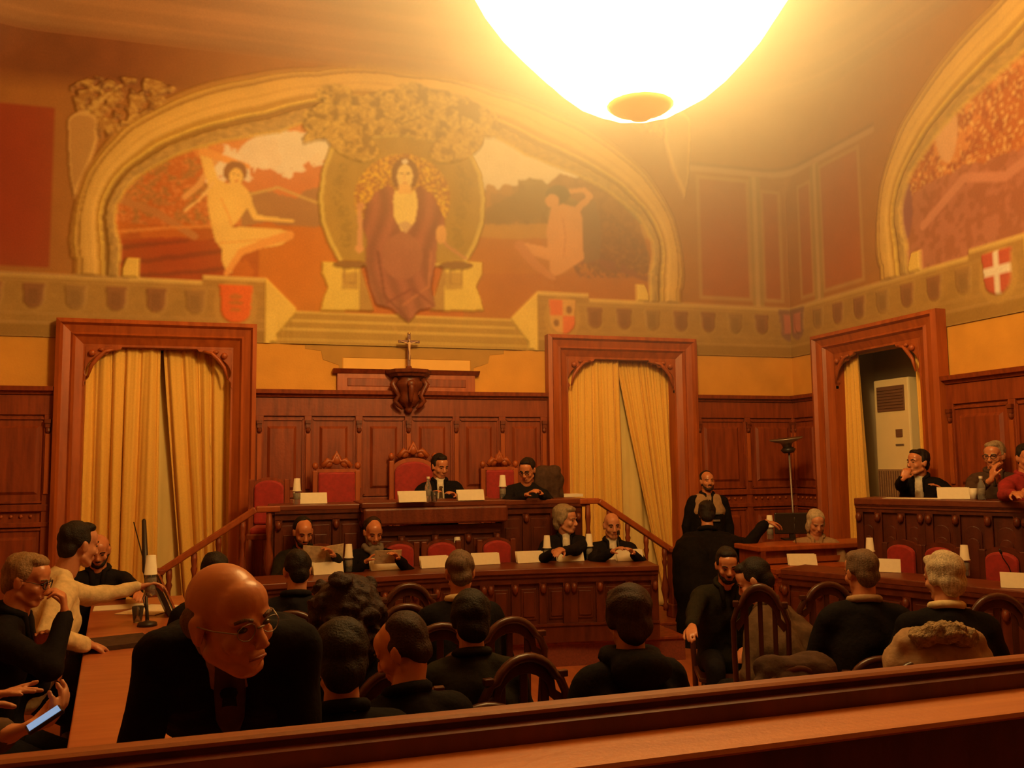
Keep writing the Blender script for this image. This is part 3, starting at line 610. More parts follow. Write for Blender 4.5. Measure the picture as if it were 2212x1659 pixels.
# ------------------------------------------------------------------ door casings, curtains, panelling
def arc(cx, cy, r, a0, a1, n): return [(cx+r*math.cos(a0+(a1-a0)*i/n), cy+r*math.sin(a0+(a1-a0)*i/n)) for i in range(n+1)]
def doorway(name, a0, a1, frame, loc, rz):
    """casing round an opening a0..a1 (local x), frame = outer (x0,x1,top); local -y faces the room"""
    d = struct(name, loc); d.rotation_euler = (0, 0, rz)
    x0, x1, zt = frame
    # profile steps from the outside in: (fraction, proud)
    def mitre(side):
        b = MB()
        steps = [(0.0, .02), (.0, .15), (.16, .17), (.24, .13), (.50, .11), (.58, .125), (.66, .09), (.92, .05), (1.0, .05), (1.0, -.12)]
        def corner(f, s):   # outer->inner
            if s == 'l': return x0+(a0-x0)*f
            if s == 'r': return x1+(a1-x1)*f
            return zt+(DOOR_T-zt)*f
        for i in range(len(steps)-1):
            (f, p), (g, q) = steps[i], steps[i+1]
            if side in 'lr':
                xa, xb = corner(f, side), corner(g, side); za, zb = corner(f, 't'), corner(g, 't')
                b.add([(xa, -p, 0), (xb, -q, 0), (xb, -q, zb), (xa, -p, za)], [(0, 1, 2, 3)])
            else:
                za, zb = corner(f, 't'), corner(g, 't')
                b.add([(corner(f, 'l'), -p, za), (corner(g, 'l'), -q, zb), (corner(g, 'r'), -q, zb), (corner(f, 'r'), -p, za)], [(0, 1, 2, 3)])
        return b
    for s, nm in (('l', 'side_casing'), ('r', 'side_casing'), ('t', 'head_casing')):
        o = mitre(s).build(nm, 'wood_l', d)
    # carved corner brackets
    for sg, xx in ((1, a0), (-1, a1)):
        P = [(0, 0), (.36, 0)]+[(.36-.02, -.03), (.27, -.045), (.235, -.05), (.21, -.085)]+arc(.21, -.30, .215, PI/2*1.0, PI*.93, 8)+[(.005, -.30), (.03, -.335), (.0, -.37), (.0, -.42), (-.02, -.44)]
        pts = [(xx+sg*a, DOOR_T+b) for a, b in P]
        if sg < 0: pts = pts[::-1]
        br = MB().prism(pts, (0, -.055, 0), (1, 0, 0), (0, 0, 1), (0, 1, 0), .05).build('carved_bracket', 'wood_l', d, bevel=.006)
        q = MB().tube([(xx+sg*a, -.075, DOOR_T+b) for a, b in ((.29, -.03), (.2, -.05), (.13, -.12), (.07, -.2), (.03, -.34))], [.012, .02, .024, .02, .01])
        q.ell((xx+sg*.07, -.08, DOOR_T-.075), (.035, .03, .035)); q.ell((xx+sg*.16, -.075, DOOR_T-.035), (.03, .02, .02))
        q.build('carved_scroll', 'wood_l', br, smooth=True)
    # soffit and niche behind
    nb = MB(); w0, w1 = a0-.45, a1+.45
    nb.box(((w0+w1)/2, .90, 1.6), (w1-w0, .05, 3.4)); nb.box((w0, .60, 1.6), (.05, .62, 3.4)); nb.box((w1, .60, 1.6), (.05, .62, 3.4)); nb.build('niche_wall', 'white_wall', d)
    MB().box(((w0+w1)/2, .60, 3.36), (w1-w0, .64, .05)).build('niche_ceiling', 'niche_top', d)
    return d

def curtain(name, label, loc, rz, xtop, xbot, ztop, zbot, folds, seed, y=0.10, group=None, amp=.045, mat_='curtain', midpinch=None, cat='curtain'):
    """cloth hanging between x edges that run from xtop=(l,r) to xbot=(l,r)"""
    c = bpy.data.objects.new(name, None)
    r = random.Random(seed); nx, nz = 110, 40; vs = []; fs = []
    ph = [r.random()*6.28 for _ in range(6)]
    for j in range(nz+1):
        t = j/nz; z = ztop+(zbot-ztop)*t; e = t**1.1
        if midpinch: e = e
        l = xtop[0]+(xbot[0]-xtop[0])*e; rr = xtop[1]+(xbot[1]-xtop[1])*e
        for i in range(nx+1):
            s = i/nx; sk = s+.035*math.sin(2*PI*s*1.5+ph[0])*t
            f = folds*sk*2*PI+ph[1]+.5*math.sin(3*s*PI+ph[2])+.6*t*math.sin(5*s+ph[3])
            v = math.sin(f); v = math.copysign(abs(v)**.7, v)
            yy = y+amp*(.35+.65*min(1, t*2.2))*v+.010*math.sin(f*2.3+ph[4])+.003*math.sin(f*4.7+t*3)
            vs.append((l+(rr-l)*(s+.012*math.cos(f)), yy, z+.008*math.sin(f)*(1-t)))
    for j in range(nz):
        for i in range(nx):
            a = j*(nx+1)+i; fs.append((a, a+1, a+nx+2, a+nx+1))
    me = bpy.data.meshes.new(name); me.from_pydata(vs, [], fs); me.polygons.foreach_set('use_smooth', [True]*len(fs)); me.materials.append(M[mat_])
    bpy.data.objects.remove(c); o = bpy.data.objects.new(name, me); COL.objects.link(o); o.location = loc; o.rotation_euler = (0, 0, rz)
    s = o.modifiers.new('thick', 'SOLIDIFY'); s.thickness = .006
    tag(o, label, cat, group); return o

d1 = doorway('door_1', D1[0]-(-.9), D1[1]-(-.9), (-1.91+.9, .10+.9, 3.44), (-.9, YB, 0), 0)
d2 = doorway('door_2', D2[0]-4.52, D2[1]-4.52, (3.51-4.52, 5.53-4.52, 3.44), (4.52, YB, 0), 0)
d3 = doorway('door_3', -(D3[1]-8.52), -(D3[0]-8.52), (-(9.58-8.52), -(7.43-8.52), 3.44), (XR, 8.52, 0), -PI/2)
curtain('curtain', 'gold curtain hanging in the left half of the far left doorway', (-.9, YB, 0), 0, (-.78, .0), (-.80, .02), 3.2, .03, 5, 3, y=.07)
curtain('curtain', 'gold curtain hanging in the right half of the far left doorway', (-.9, YB, 0), 0, (.0, .78), (.30, .80), 3.2, .03, 5, 8, y=.15)
curtain('curtain', 'finely pleated gold curtain hanging straight in the left half of the bannister doorway', (4.52, YB, 0), 0, (-.78, .0), (-.8, .02), 3.2, .03, 8, 5, amp=.026, y=.07)
curtain('curtain', 'gold curtain swept aside to the right in the doorway behind the bannister', (4.52, YB, 0), 0, (.0, .78), (.64, .80), 3.2, .03, 8, 6, y=.15, amp=.028)
curtain('curtain', 'gold curtain drawn to the left beside the air conditioner', (XR, 8.52, 0), -PI/2, (-.74, -.46), (-.76, -.34), 3.2, .03, 4, 11, amp=.035)
curtain('curtain', 'narrow gold curtain drawn to the right of the air conditioner', (XR, 8.52, 0), -PI/2, (.50, .76), (.60, .78), 3.2, .03, 3, 12, amp=.03)
curtain('drape', 'pale lining cloth showing in the gap of the far left curtains', (-.9, YB, 0), 0, (-.35, .35), (-.35, .45), 3.15, .03, 2, 13, y=.30, amp=.02, mat_='curtain_b', cat='lining')
curtain('drape', 'pale lining cloth showing in the gap of the curtains behind the bannister', (4.52, YB, 0), 0, (-.3, .5), (-.3, .7), 3.15, .03, 3, 14, y=.30, amp=.02, mat_='curtain_b', cat='lining')

# air conditioner standing in the right doorway
t = thing('air_conditioner', 'tall cream air conditioner cabinet standing in the right doorway', 'air conditioner', (XR+.46, 8.84, 0), -PI/2)
MB().box((.02, .12, 1.42), (.60, .34, 2.84)).build('cabinet', 'ac', t, bevel=.02)
MB().box((.02, -.055, 2.60), (.46, .02, .30)).build('outlet_grille', 'ac_d', t)
for k in range(7): MB().box((.02, -.068, 2.49+.036*k), (.44, .012, .012)).build('louvre', 'ac_d', t)
MB().box((.14, -.055, 2.18), (.10, .02, .09)).build('control_panel', 'ac_d', t); MB().box((.14, -.055, 2.04), (.13, .012, .02)).build('badge', 'grey_metal', t)
MB().box((.02, -.055, .92), (.54, .02, 1.66)).build('intake_grille', 'c_tan', t)
for k in range(13): MB().box((-.22+.04*k, -.07, .92), (.008, .01, 1.62)).build('grille_bar', 'ac_d', t)

CAPZ = 2.72
def panelling(root, x0, x1, n, cap=True, z1=CAPZ-.09, wood='wood', z0=0, mid=1.47):
    """frame-and-panel wall lining from x0 to x1 in local x; -y is the room side"""
    MB().box(((x0+x1)/2, -.02, (z0+z1)/2), (x1-x0, .04, z1-z0)).build('backing_board', wood, root)
    if cap:
        prof = [(0, 0), (.035, 0), (.05, .03), (.085, .04), (.10, .07), (.14, .075), (.15, .12), (0, .12)]
        MB().prism([(-a, z1-.03+b) for a, b in prof], (x0, 0, 0), (0, 1, 0), (0, 0, 1), (1, 0, 0), x1-x0).build('cap_moulding', wood, root)
    w = (x1-x0)/n; st = .085
    MB().box(((x0+x1)/2, -.055, z1-.10), (x1-x0, .03, .20)).build('frieze_rail', wood, root)
    for k in range(n+1):
        xx = min(max(x0+k*w, x0+st/2), x1-st/2)
        MB().box((xx, -.055, (z0+z1)/2-.1), (st, .032, z1-z0-.2)).build('stile', wood, root, bevel=.006)
        c = MB().box((xx, -.085, z1-.27), (.06, .05, .04)).box((xx, -.08, z1-.31), (.05, .04, .05)); c.ell((xx, -.08, z1-.36), (.028, .025, .035), u=8, v=5); c.build('corbel', 'wood_d', root)
        MB().box((xx, -.08, (z1-.4+mid+.14)/2), (.05, .02, z1-.4-mid-.14)).build('pilaster_strip', 'wood_l' if wood == 'wood' else wood, root, bevel=.004)
    for zz, h in ((mid, .07), (mid-.17, .05), (.14, .26)):
        MB().box(((x0+x1)/2, -.06, zz), (x1-x0, .045, h)).build('rail', wood, root, bevel=.006)
    for k in range(n):
        a, b = x0+k*w+st/2+.01, x0+(k+1)*w-st/2-.01; m = (a+b)/2
        if b-a < .1: continue
        for q0, q1 in ((mid+.06, z1-.24), (.30, mid-.22)):
            h = q1-q0
            p = MB(); i = .075
            if b-a < .25: i = .045
            vs = [(a, -.042, q0), (b, -.042, q0), (b, -.042, q1), (a, -.042, q1), (a+i, -.042, q0+i), (b-i, -.042, q0+i), (b-i, -.042, q1-i), (a+i, -.042, q1-i),
                  (a+i+.03, -.066, q0+i+.03), (b-i-.03, -.066, q0+i+.03), (b-i-.03, -.066, q1-i-.03), (a+i+.03, -.066, q1-i-.03)]
            p.add(vs, [(0, 1, 5, 4), (1, 2, 6, 5), (2, 3, 7, 6), (3, 0, 4, 7), (4, 5, 9, 8), (5, 6, 10, 9), (6, 7, 11, 10), (7, 4, 8, 11), (8, 9, 10, 11)])
            for (u0, v0, u1, v1) in ((a, q0, b, q0), (a, q1, b, q1), (a, q0, a, q1), (b, q0, b, q1)):
                p.bar((u0, -.05, v0), (u1, -.05, v1), .022, .022, up=(0, 1, 0))
            p.build('panel', wood, root)
        for e in range(int((b-a)/.09)):
            MB().ell((a+.045+.09*e, -.05, mid-.085), (.018, .012, .018), u=8, v=5).build('rosette', 'wood_l' if wood == 'wood' else wood, root, smooth=True)

tr = struct('trim_1', (0, YB, 0)); panelling(tr, -3.38, -1.92, 2)
tr = struct('trim_2', (0, YB, 0)); panelling(tr, .10, 3.51, 6)
tr = struct('trim_3', (0, YB, 0)); panelling(tr, 5.53, XR, 2)
tr = struct('trim_4', (XR, 0, 0)); tr.rotation_euler = (0, 0, -PI/2); panelling(tr, -YB, -9.58, 1)
tr = struct('trim_5', (XR, 0, 0)); tr.rotation_euler = (0, 0, -PI/2); panelling(tr, -7.43, -3.4, 5)

# board and bracket with the crucifix
t = thing('cornice_board', 'long wooden cornice board on the wall behind the bracket', 'cornice', (1.80, YB, CAPZ))
MB().box((0, -.03, .10), (1.62, .06, .24)).build('board', 'wood_l', t); MB().box((0, -.045, .10), (1.40, .04, .10)).build('raised_panel', 'wood', t, bevel=.01)
MB().prism([(0, 0), (-.07, 0), (-.10, .03), (-.12, .05), (0, .05)], (-.86, 0, .20), (0, 1, 0), (0, 0, 1), (1, 0, 0), 1.72).build('cornice_moulding', 'wood', t)
t = thing('wall_bracket', 'dark carved console bracket carrying the crucifix', 'bracket', (1.80, YB-.12, 2.46))
s = MB().lathe([(.0, .0), (.03, .01), (.05, .04), (.04, .07), (.09, .10), (.13, .16), (.11, .21), (.12, .25), (.16, .30), (.17, .36), (.14, .38), (.17, .42), (.0, .42)], n=12); s.build('console_body', 'wood_d', t, smooth=True)
for a in (-1, 1):
    MB().tube([(a*.15, -.06, .40), (a*.20, -.07, .33), (a*.16, -.08, .26), (a*.13, -.08, .20), (a*.17, -.07, .14), (a*.13, -.06, .09), (a*.08, -.05, .05)], [.03, .035, .03, .025, .03, .026, .015]).build('scroll', 'wood_d', t, smooth=True)
MB().tube([(0, -.17, .36), (0, -.19, .28), (0, -.15, .2), (0, -.14, .12)], [.02, .035, .03, .02]).ell((0, -.18, .33), (.05, .03, .045)).build('carved_mask', 'wood_d', t, smooth=True)
MB().lathe([(0, .42), (.21, .42), (.23, .45), (.26, .46), (.27, .50), (0, .50)], n=8).build('shelf', 'wood_d', t, bevel=.004)
t = thing('crucifix', 'crucifix with a pale figure standing on the carved bracket', 'crucifix', (1.80, YB-.14, 2.96))
MB().lathe([(0, 0), (.07, 0), (.06, .02), (.035, .03), (.03, .05), (0, .05)], n=8).build('base', 'wood_d', t)
MB().box((0, 0, .23), (.035, .02, .42)).box((0, 0, .335), (.25, .02, .03)).build('cross', 'wood_d', t, bevel=.003)
f = MB(); z = .34
f.cap((0, -.02, .315), (0, -.022, .25), .018, .013); f.cap((0, -.022, .25), (.004, -.028, .19), .013, .009); f.cap((.004, -.028, .19), (0, -.02, .12), .009, .006)
for a in (-1, 1): f.cap((a*.015, -.02, .31), (a*.10, -.016, .338), .007, .004)
f.ell((0, -.028, .345), (.011, .012, .015)); f.build('figure', 'ivory', t, smooth=True)
MB().ell((0, -.012, .43), (.014, .01, .014)).build('finial', 'brass', t, smooth=True)

# ------------------------------------------------------------------ chandelier
LX, LY = LAMP.x, LAMP.y
t = thing('chandelier', 'glowing glass basket chandelier widened to include its bloom, hanging from the ceiling', 'chandelier', (LX, LY, 3.685))
M['bulb'] = mat('glowing frosted glass', (0.9, 0.8, 0.6), 0.5, noise=0.02, nscale=(5, 5, 5), emit=LIGHT_COL, estr=LAMP_GLOW)
M['amber'] = mat('finial with added bloom glow', (0.8, 0.5, 0.2), 0.4, noise=0.05, nscale=(8, 8, 8), emit=(1.0, 0.5, 0.12), estr=0.55)  # glow added to the finial cup to imitate the lamp's bloom
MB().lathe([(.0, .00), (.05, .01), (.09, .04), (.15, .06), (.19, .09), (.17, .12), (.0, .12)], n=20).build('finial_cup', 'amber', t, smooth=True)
prof = [(.16, .08), (.25, .085), (.38, .165), (.51, .28), (.62, .40), (.73, .53), (.83, .68), (.92, .86), (.95, 1.0)]  # wider than the real lamp: its bloom is put into the shape
n = 48; b = MB()
vs = []; 
for r, z in prof:
    for j in range(n):
        a = 2*PI*j/n; rr = r*(1+.025*math.cos(a*12)); vs.append((rr*math.cos(a), rr*math.sin(a), z))
fs = [(i*n+j, i*n+(j+1) % n, (i+1)*n+(j+1) % n, (i+1)*n+j) for i in range(len(prof)-1) for j in range(n)]
b.add(vs, fs); bowl = b.build('glass_basket', 'bulb', t, smooth=True)
MB().lathe([(.94, .98), (.98, .98), (.99, 1.02), (.94, 1.03)], n=48).build('rim', 'brass', t)
for k in range(6):
    a = k*PI/3; MB().tube([(.98*math.cos(a), .98*math.sin(a), 1.0), (.5*math.cos(a), .5*math.sin(a), 2.1), (.06*math.cos(a), .06*math.sin(a), 2.9)], .008, n=6).build('chain', 'brass', t)
MB().cap((0, 0, 2.85), (0, 0, 3.97), .02, .02).ell((0, 0, 2.9), (.08, .08, .08)).build('stem', 'brass', t, smooth=True)
add_light('chandelier_ceiling_fill', 'POINT', (LX, LY, 5.4), LAMP_POWER, .35)  # added point light, raised above the basket to brighten the ceiling

# added haze sphere that imitates lens bloom round the chandelier
hz = bpy.data.materials.new('lens bloom haze'); hz.use_nodes = True; nt = hz.node_tree; nt.nodes.clear()
ou = nt.nodes.new('ShaderNodeOutputMaterial'); vsn = nt.nodes.new('ShaderNodeVolumeScatter'); vsn.inputs['Color'].default_value = (1, 1, 1, 1)
tc = nt.nodes.new('ShaderNodeTexCoord'); gr = nt.nodes.new('ShaderNodeTexGradient'); gr.gradient_type = 'QUADRATIC_SPHERE'; mp = nt.nodes.new('ShaderNodeMapping'); mp.inputs['Scale'].default_value = (1/2.9, 1/2.9, 1/2.9)
mu = nt.nodes.new('ShaderNodeMath'); mu.operation = 'MULTIPLY'; mu.inputs[1].default_value = HAZE
nt.links.new(tc.outputs['Object'], mp.inputs['Vector']); nt.links.new(mp.outputs['Vector'], gr.inputs['Vector']); nt.links.new(gr.outputs['Fac'], mu.inputs[0]); nt.links.new(mu.outputs[0], vsn.inputs['Density'])
nt.links.new(vsn.outputs[0], ou.inputs['Volume'])
hb_ = MB().ell((0, 0, 0), (2.9, 2.9, 2.9), u=32, v=18).build('haze', hz, smooth=True); hb_.location = (LX, LY, 4.65); hb_['kind'] = 'stuff'; tag(hb_, 'added haze imitating lens bloom around the chandelier', 'haze')
scene.cycles.volume_step_rate = 3.0; scene.cycles.volume_max_steps = 64

# ------------------------------------------------------------------ dais: platforms, desks, stairs
def at_z(px, py, Z):
    v = Fw + Rt*((px-1106)/FPX) + Up*((829.5-py)/FPX)
    return Vector((0, 0, EYE)) + v*((Z-EYE)/v.z)
def panel_face(root, p0, p1, z0, z1, n, wood, out=.0, plinth=.12, pil=True, arch=False, bead=True):
    """panelled front between plan points p0->p1; the outside is to the right of p0->p1"""
    p0 = Vector((*p0, 0)); p1 = Vector((*p1, 0)); d = p1-p0; L = d.length; d.normalize(); nrm = Vector((d.y, -d.x, 0)); up = Vector((0, 0, 1))
    def bx(a, b, q0, q1, th, off=0.): 
        return [p0+d*s+nrm*o+up*q for s in (a, b) for o in (off, off+th) for q in (q0, q1)]
    F = [(0, 1, 3, 2), (4, 6, 7, 5), (0, 4, 5, 1), (2, 3, 7, 6), (0, 2, 6, 4), (1, 5, 7, 3)]
    MB().add(bx(0, L, z0, z1, .03, -.03), F).build('front_board', wood, root)
    MB().add(bx(0, L, z0, z0+plinth, .04), F).add(bx(0, L, z0+plinth, z0+plinth+.02, .055), F).build('plinth_moulding', wood, root)
    MB().add(bx(0, L, z1-.09, z1, .03), F).add(bx(0, L, z1-.03, z1, .05), F).build('top_rail', wood, root)
    w = L/n
    for k in range(n+1):
        s = min(max(k*w, .035), L-.035)
        pi_ = MB().add(bx(s-.035, s+.035, z0+plinth, z1-.08, .03), F).build('pilaster', wood, root, bevel=.005)
        q = MB(); c = p0+d*s+nrm*.045+up*(z1-.14); q.ell(c, (.03, .03, .045), u=8, v=6); q.build('carved_capital', 'wood_d', pi_, smooth=True)
    for k in range(n):
        a, b = k*w+.06, (k+1)*w-.06; q0, q1 = z0+plinth+.06, z1-.14
        if b-a < .08: continue
        q = MB()
        if arch:
            pts = [(a, q0), (b, q0), (b, q1-.12)]+arc((a+b)/2, q1-.12, (b-a)/2, 0, PI, 8)[1:]
        else: pts = [(a, q0), (b, q0), (b, q1), (a, q1)]
        q.prism(pts, p0, d, up, nrm, .012)
        cx, cz = (a+b)/2, (q0+q1)/2
        q.prism([(cx+(x-cx)*.72, cz+(y-cz)*.80) for x, y in pts], p0+nrm*.012, d, up, nrm, .012); q.build('panel', wood, root, bevel=.004)
def slab_top(root, front, depth, z, th, wood, over=.05, name='desk_top'):
    n = len(front); fr = [Vector((*p, 0)) for p in front]; a = []; b = []
    for i, p in enumerate(fr):
        d = (fr[min(i+1, n-1)]-fr[max(i-1, 0)]).normalized(); nr = Vector((d.y, -d.x, 0)); a.append(p+nr*over); b.append(p-nr*depth)
    pts = [(p.x, p.y) for p in a]+[(p.x, p.y) for p in reversed(b)]
    MB().prism(pts, (0, 0, z-th), (1, 0, 0), (0, 1, 0), (0, 0, 1), th).build(name, wood, root, bevel=.008)
    pts2 = [(p.x, p.y) for p in [q+(r-q)*.04 for q, r in zip(a, b)]]+[(p.x, p.y) for p in reversed(b)]
    MB().prism(pts2, (0, 0, z-th-.035), (1, 0, 0), (0, 1, 0), (0, 0, 1), .035).build('edge_moulding', wood, root)

SX = 1.82                                   # the dais is symmetric about this line
t = thing('lower_platform', 'low carpeted wooden platform under the lower curved desk', 'platform', (SX, 8.9, 0))
MB().prism([(-2.2, 1.26), (-2.2, -1.2), (-1.1, -1.08), (0, -.98), (1.1, -1.08), (2.2, -1.2), (2.2, -.55), (2.75, -.55), (2.75, 1.26)], (0, 0, 0), (1, 0, 0), (0, 1, 0), (0, 0, 1), .20).build('platform_body', 'riser', t)
MB().prism([(-2.2, 1.26), (-2.2, -1.22), (-1.1, -1.10), (0, -1.0), (1.1, -1.10), (2.2, -1.22), (2.22, -.55), (2.77, -.57), (2.75, 1.26)], (0, 0, .20), (1, 0, 0), (0, 1, 0), (0, 0, 1), .03).build('platform_edge', 'wood', t, bevel=.006)
t = thing('upper_platform', 'tall panelled podium behind the lower desk carrying the presidency', 'platform', (SX, 9.4, .23))
MB().box((0, .16, .25), (3.1, 1.24, .50)).build('podium_body', 'wood_v', t)
MB().box((0, .15, .51), (3.14, 1.26, .03)).build('podium_floor', 'floor', t)
for sg in (-1, 1):
    for k in range(3):
        MB().box((sg*(1.57+.14+.28*k), .16, (.39-.13*k)/2), (.28, 1.2, .39-.13*k)).build('stair_step', 'wood_v', t, bevel=.008)
    MB().prism([(sg*1.57, 0), (sg*2.52, 0), (sg*2.52, .08), (sg*1.57, .56)][::sg], (0, -.50, 0), (1, 0, 0), (0, 0, 1), (0, 1, 0), .05).build('stair_stringer', 'wood', t)

# upper desk
t = thing('presidency_desk', 'long dark carved desk on the upper podium with an overhanging middle', 'desk', (SX, 8.62, 0))
UZ = 1.50
panel_face(t, (-1.55, .02), (-.70, .02), .23, UZ-.05, 3, 'wood_v'); panel_face(t, (.62, .02), (1.52, .02), .23, UZ-.05, 3, 'wood_v')
panel_face(t, (-.70, -.08), (.62, -.08), .23, UZ-.22, 4, 'wood_v')
MB().box((-.04, -.08, UZ-.12), (1.42, .30, .16)).build('middle_cornice', 'wood_d', t, bevel=.02)
for x in (-1.55, 1.52): MB().box((x, .3, .84), (.05, .56, 1.22)).build('end_panel', 'wood_v', t)
slab_top(t, [(-1.60, .02), (-.76, .02)], .50, UZ, .05, 'desk_top'); slab_top(t, [(.66, .02), (1.58, .02)], .50, UZ, .05, 'desk_top')
slab_top(t, [(-.76, -.12), (.66, -.12)], .64, UZ+.012, .05, 'desk_top', over=.06)

# lower desk
t = thing('lower_desk', 'long curved dark panelled desk on the low platform facing the audience', 'desk', (SX, 7.9, 0))
LZ = .91; lf = [(-1.92, -.30), (-1.14, -.15), (-.4, -.04), (.3, -.02), (1.08, -.10), (1.90, -.26)]
for i in range(5): panel_face(t, lf[i], lf[i+1], .23, LZ-.05, 3, 'wood_v', plinth=.15)
slab_top(t, lf, .50, LZ, .05, 'desk_top', over=.07)
for (x, y) in (lf[0], lf[-1]): MB().box((x*.985, y+.28, .55), (.05, .5, .64)).build('end_panel', 'wood_v', t)

def bannister(label, sg):
    t = thing('bannister', label, 'bannister', (SX, 8.62, 0))
    x0, z0 = sg*1.72, 1.50; x1, z1 = sg*2.56, .98
    MB().bar((sg*1.50, 0, 1.47), (x0, 0, 1.47), .08, .06).bar((x0, 0, 1.47), (x1, 0, .92), .08, .06).build('handrail', 'wood_l', t, bevel=.012)
    n = MB().box((x1+sg*.02, 0, .46), (.12, .12, .92)).box((x1+sg*.02, 0, .935), (.16, .16, .05)); n.box((x1+sg*.02, 0, .30), (.15, .15, .14)); n.build('newel_post', 'wood', t, bevel=.01)
    for k in range(4):
        u = (k+.55)/4; xx = x0+(x1-x0)*u; zt = 1.47+(.92-1.47)*u-.03; zb = .74+(.25-.74)*u
        h = zt-zb; pr = [(.025, 0), (.03, .05), (.018, .08), (.035, .2*h+.05), (.045, .34*h), (.02, .55*h), (.016, .7*h), (.03, .78*h), (.02, .82*h), (.028, .9*h), (.025, h)]
        MB().lathe(pr, (xx, 0, zb), n=12).build('baluster', 'wood', t, smooth=True)
    MB().lathe([(.025, 0), (.03, .05), (.018, .1), (.045, .28), (.02, .45), (.03, .56), (.025, .7)], (sg*1.60, 0, .74), n=12).build('baluster', 'wood', t, smooth=True)
bannister('wooden stair bannister running down to the left of the dais', -1)
bannister('wooden stair bannister running down to the right of the dais', 1)

# right-hand desks
t = thing('council_desk', 'tall dark gothic-panelled desk along the right wall', 'desk', (0, 0, 0))
ru = [(5.68, 7.27), (5.98, 6.70), (6.36, 6.0), (6.62, 5.2), (6.80, 4.4)]
for i in range(4): panel_face(t, ru[i], ru[i+1], 0, UZ-.04, 3, 'wood_v', arch=True, pil=True)
slab_top(t, ru, .42, UZ, .06, 'desk_top', over=.06)
MB().prism([(5.70, 7.27), (6.0, 6.75), (6.38, 6.05), (6.64, 5.25), (6.82, 4.4), (7.0, 4.4), (7.0, 7.27)], (0, 0, 0), (1, 0, 0), (0, 1, 0), (0, 0, 1), .70).build('raised_floor', 'wood_v', t)
t = thing('side_desk', 'low dark desk before the row of red chairs at the right', 'desk', (0, 0, 0))
rl = [(4.62, 6.95), (4.95, 6.32), (5.26, 5.6), (5.50, 4.9), (5.66, 4.1)]
for i in range(4): panel_face(t, rl[i], rl[i+1], 0, LZ-.05, 2, 'wood_v')
slab_top(t, rl, .40, LZ, .05, 'desk_top', over=.05)

# secretary's bench in the corner
t = thing('secretary_desk', 'two-tiered reddish secretary desk in the corner below the lamp', 'desk', (5.55, 7.72, 0))
panel_face(t, (-.78, -.42), (.62, -.42), 0, .82, 3, 'wood'); slab_top(t, [(-.80, -.42), (.64, -.42)], .34, .86, .05, 'wood_l', name='lower_ledge')
MB().box((-.08, -.12, .5), (1.40, .05, 1.0)).build('upper_front', 'wood', t); MB().box((-.08, -.13, .90), (1.42, .07, .05)).build('shelf_moulding', 'wood_l', t)
MB().box((-.08, .02, 1.02), (1.48, .44, .05)).build('desk_top', 'wood_l', t, bevel=.01)
for x in (-.76, .60): MB().box((x, .0, .5), (.05, .40, 1.0)).build('side_panel', 'wood', t)
MB().tube([(.66, -.10, .94), (.80, -.16, .93), (.92, -.08, .98), (1.0, .08, 1.07)], .035).build('curved_handrail', 'wood_l', t, smooth=True)

# long table at the left, seen between the people
t = thing('press_table', 'long reddish table with papers running along the left side', 'table', (-.6, 5.3, 0))
MB().prism([(-.46, 1.85), (.03, -1.9), (.62, -1.9), (.16, 1.95)], (0, 0, .86), (1, 0, 0), (0, 1, 0), (0, 0, 1), .04).build('table_top', 'table_top', t, bevel=.006)
MB().prism([(-.40, 1.75), (.08, -1.8), (.52, -1.8), (.08, 1.8)], (0, 0, .72), (1, 0, 0), (0, 1, 0), (0, 0, 1), .14).build('apron', 'wood', t)
for x, y in ((-.36, 1.7), (.06, 1.75), (.12, -1.7), (.48, -1.7), (-.10, 0), (.30, 0)): MB().lathe([(.03, 0), (.04, .1), (.03, .2), (.05, .5), (.035, .6), (.05, .74)], (x, y, 0), n=12).build('leg', 'wood_d', t, smooth=True)

# rail in front of the camera
t = thing('gallery_rail', 'broad wooden parapet rail with a raised far lip crossing the foreground', 'rail', (1.0, 1.448, -.014), .016)
MB().box((.9, -.012, .735), (5.6, .05, 1.45)).build('parapet_wall', 'wood_v', t)
MB().prism([(-.011, 1.470), (.028, 1.466), (.030, 1.474), (.022, 1.480), (-.004, 1.480), (-.011, 1.476)], (-1.9, 0, 0), (0, 1, 0), (0, 0, 1), (1, 0, 0), 5.6).build('lip_moulding', 'rail_wood', t, smooth=False)
MB().prism([(-.007, 1.470), (-.010, 1.415), (.03, 1.415), (.026, 1.466)], (-1.9, 0, 0), (0, 1, 0), (0, 0, 1), (1, 0, 0), 5.6).build('lip_face', 'wood_v', t)  # darker wood imitates shade on the face turned from the lamp
MB().prism([(-.165, 1.431), (-.012, 1.431), (-.012, 1.418), (-.16, 1.418), (-.168, 1.424)], (-1.9, 0, 0), (0, 1, 0), (0, 0, 1), (1, 0, 0), 5.6).build('rail_board', 'rail_board', t)
MB().box((.9, -.09, .70), (5.6, .03, 1.40)).build('near_panel', 'wood_v', t)

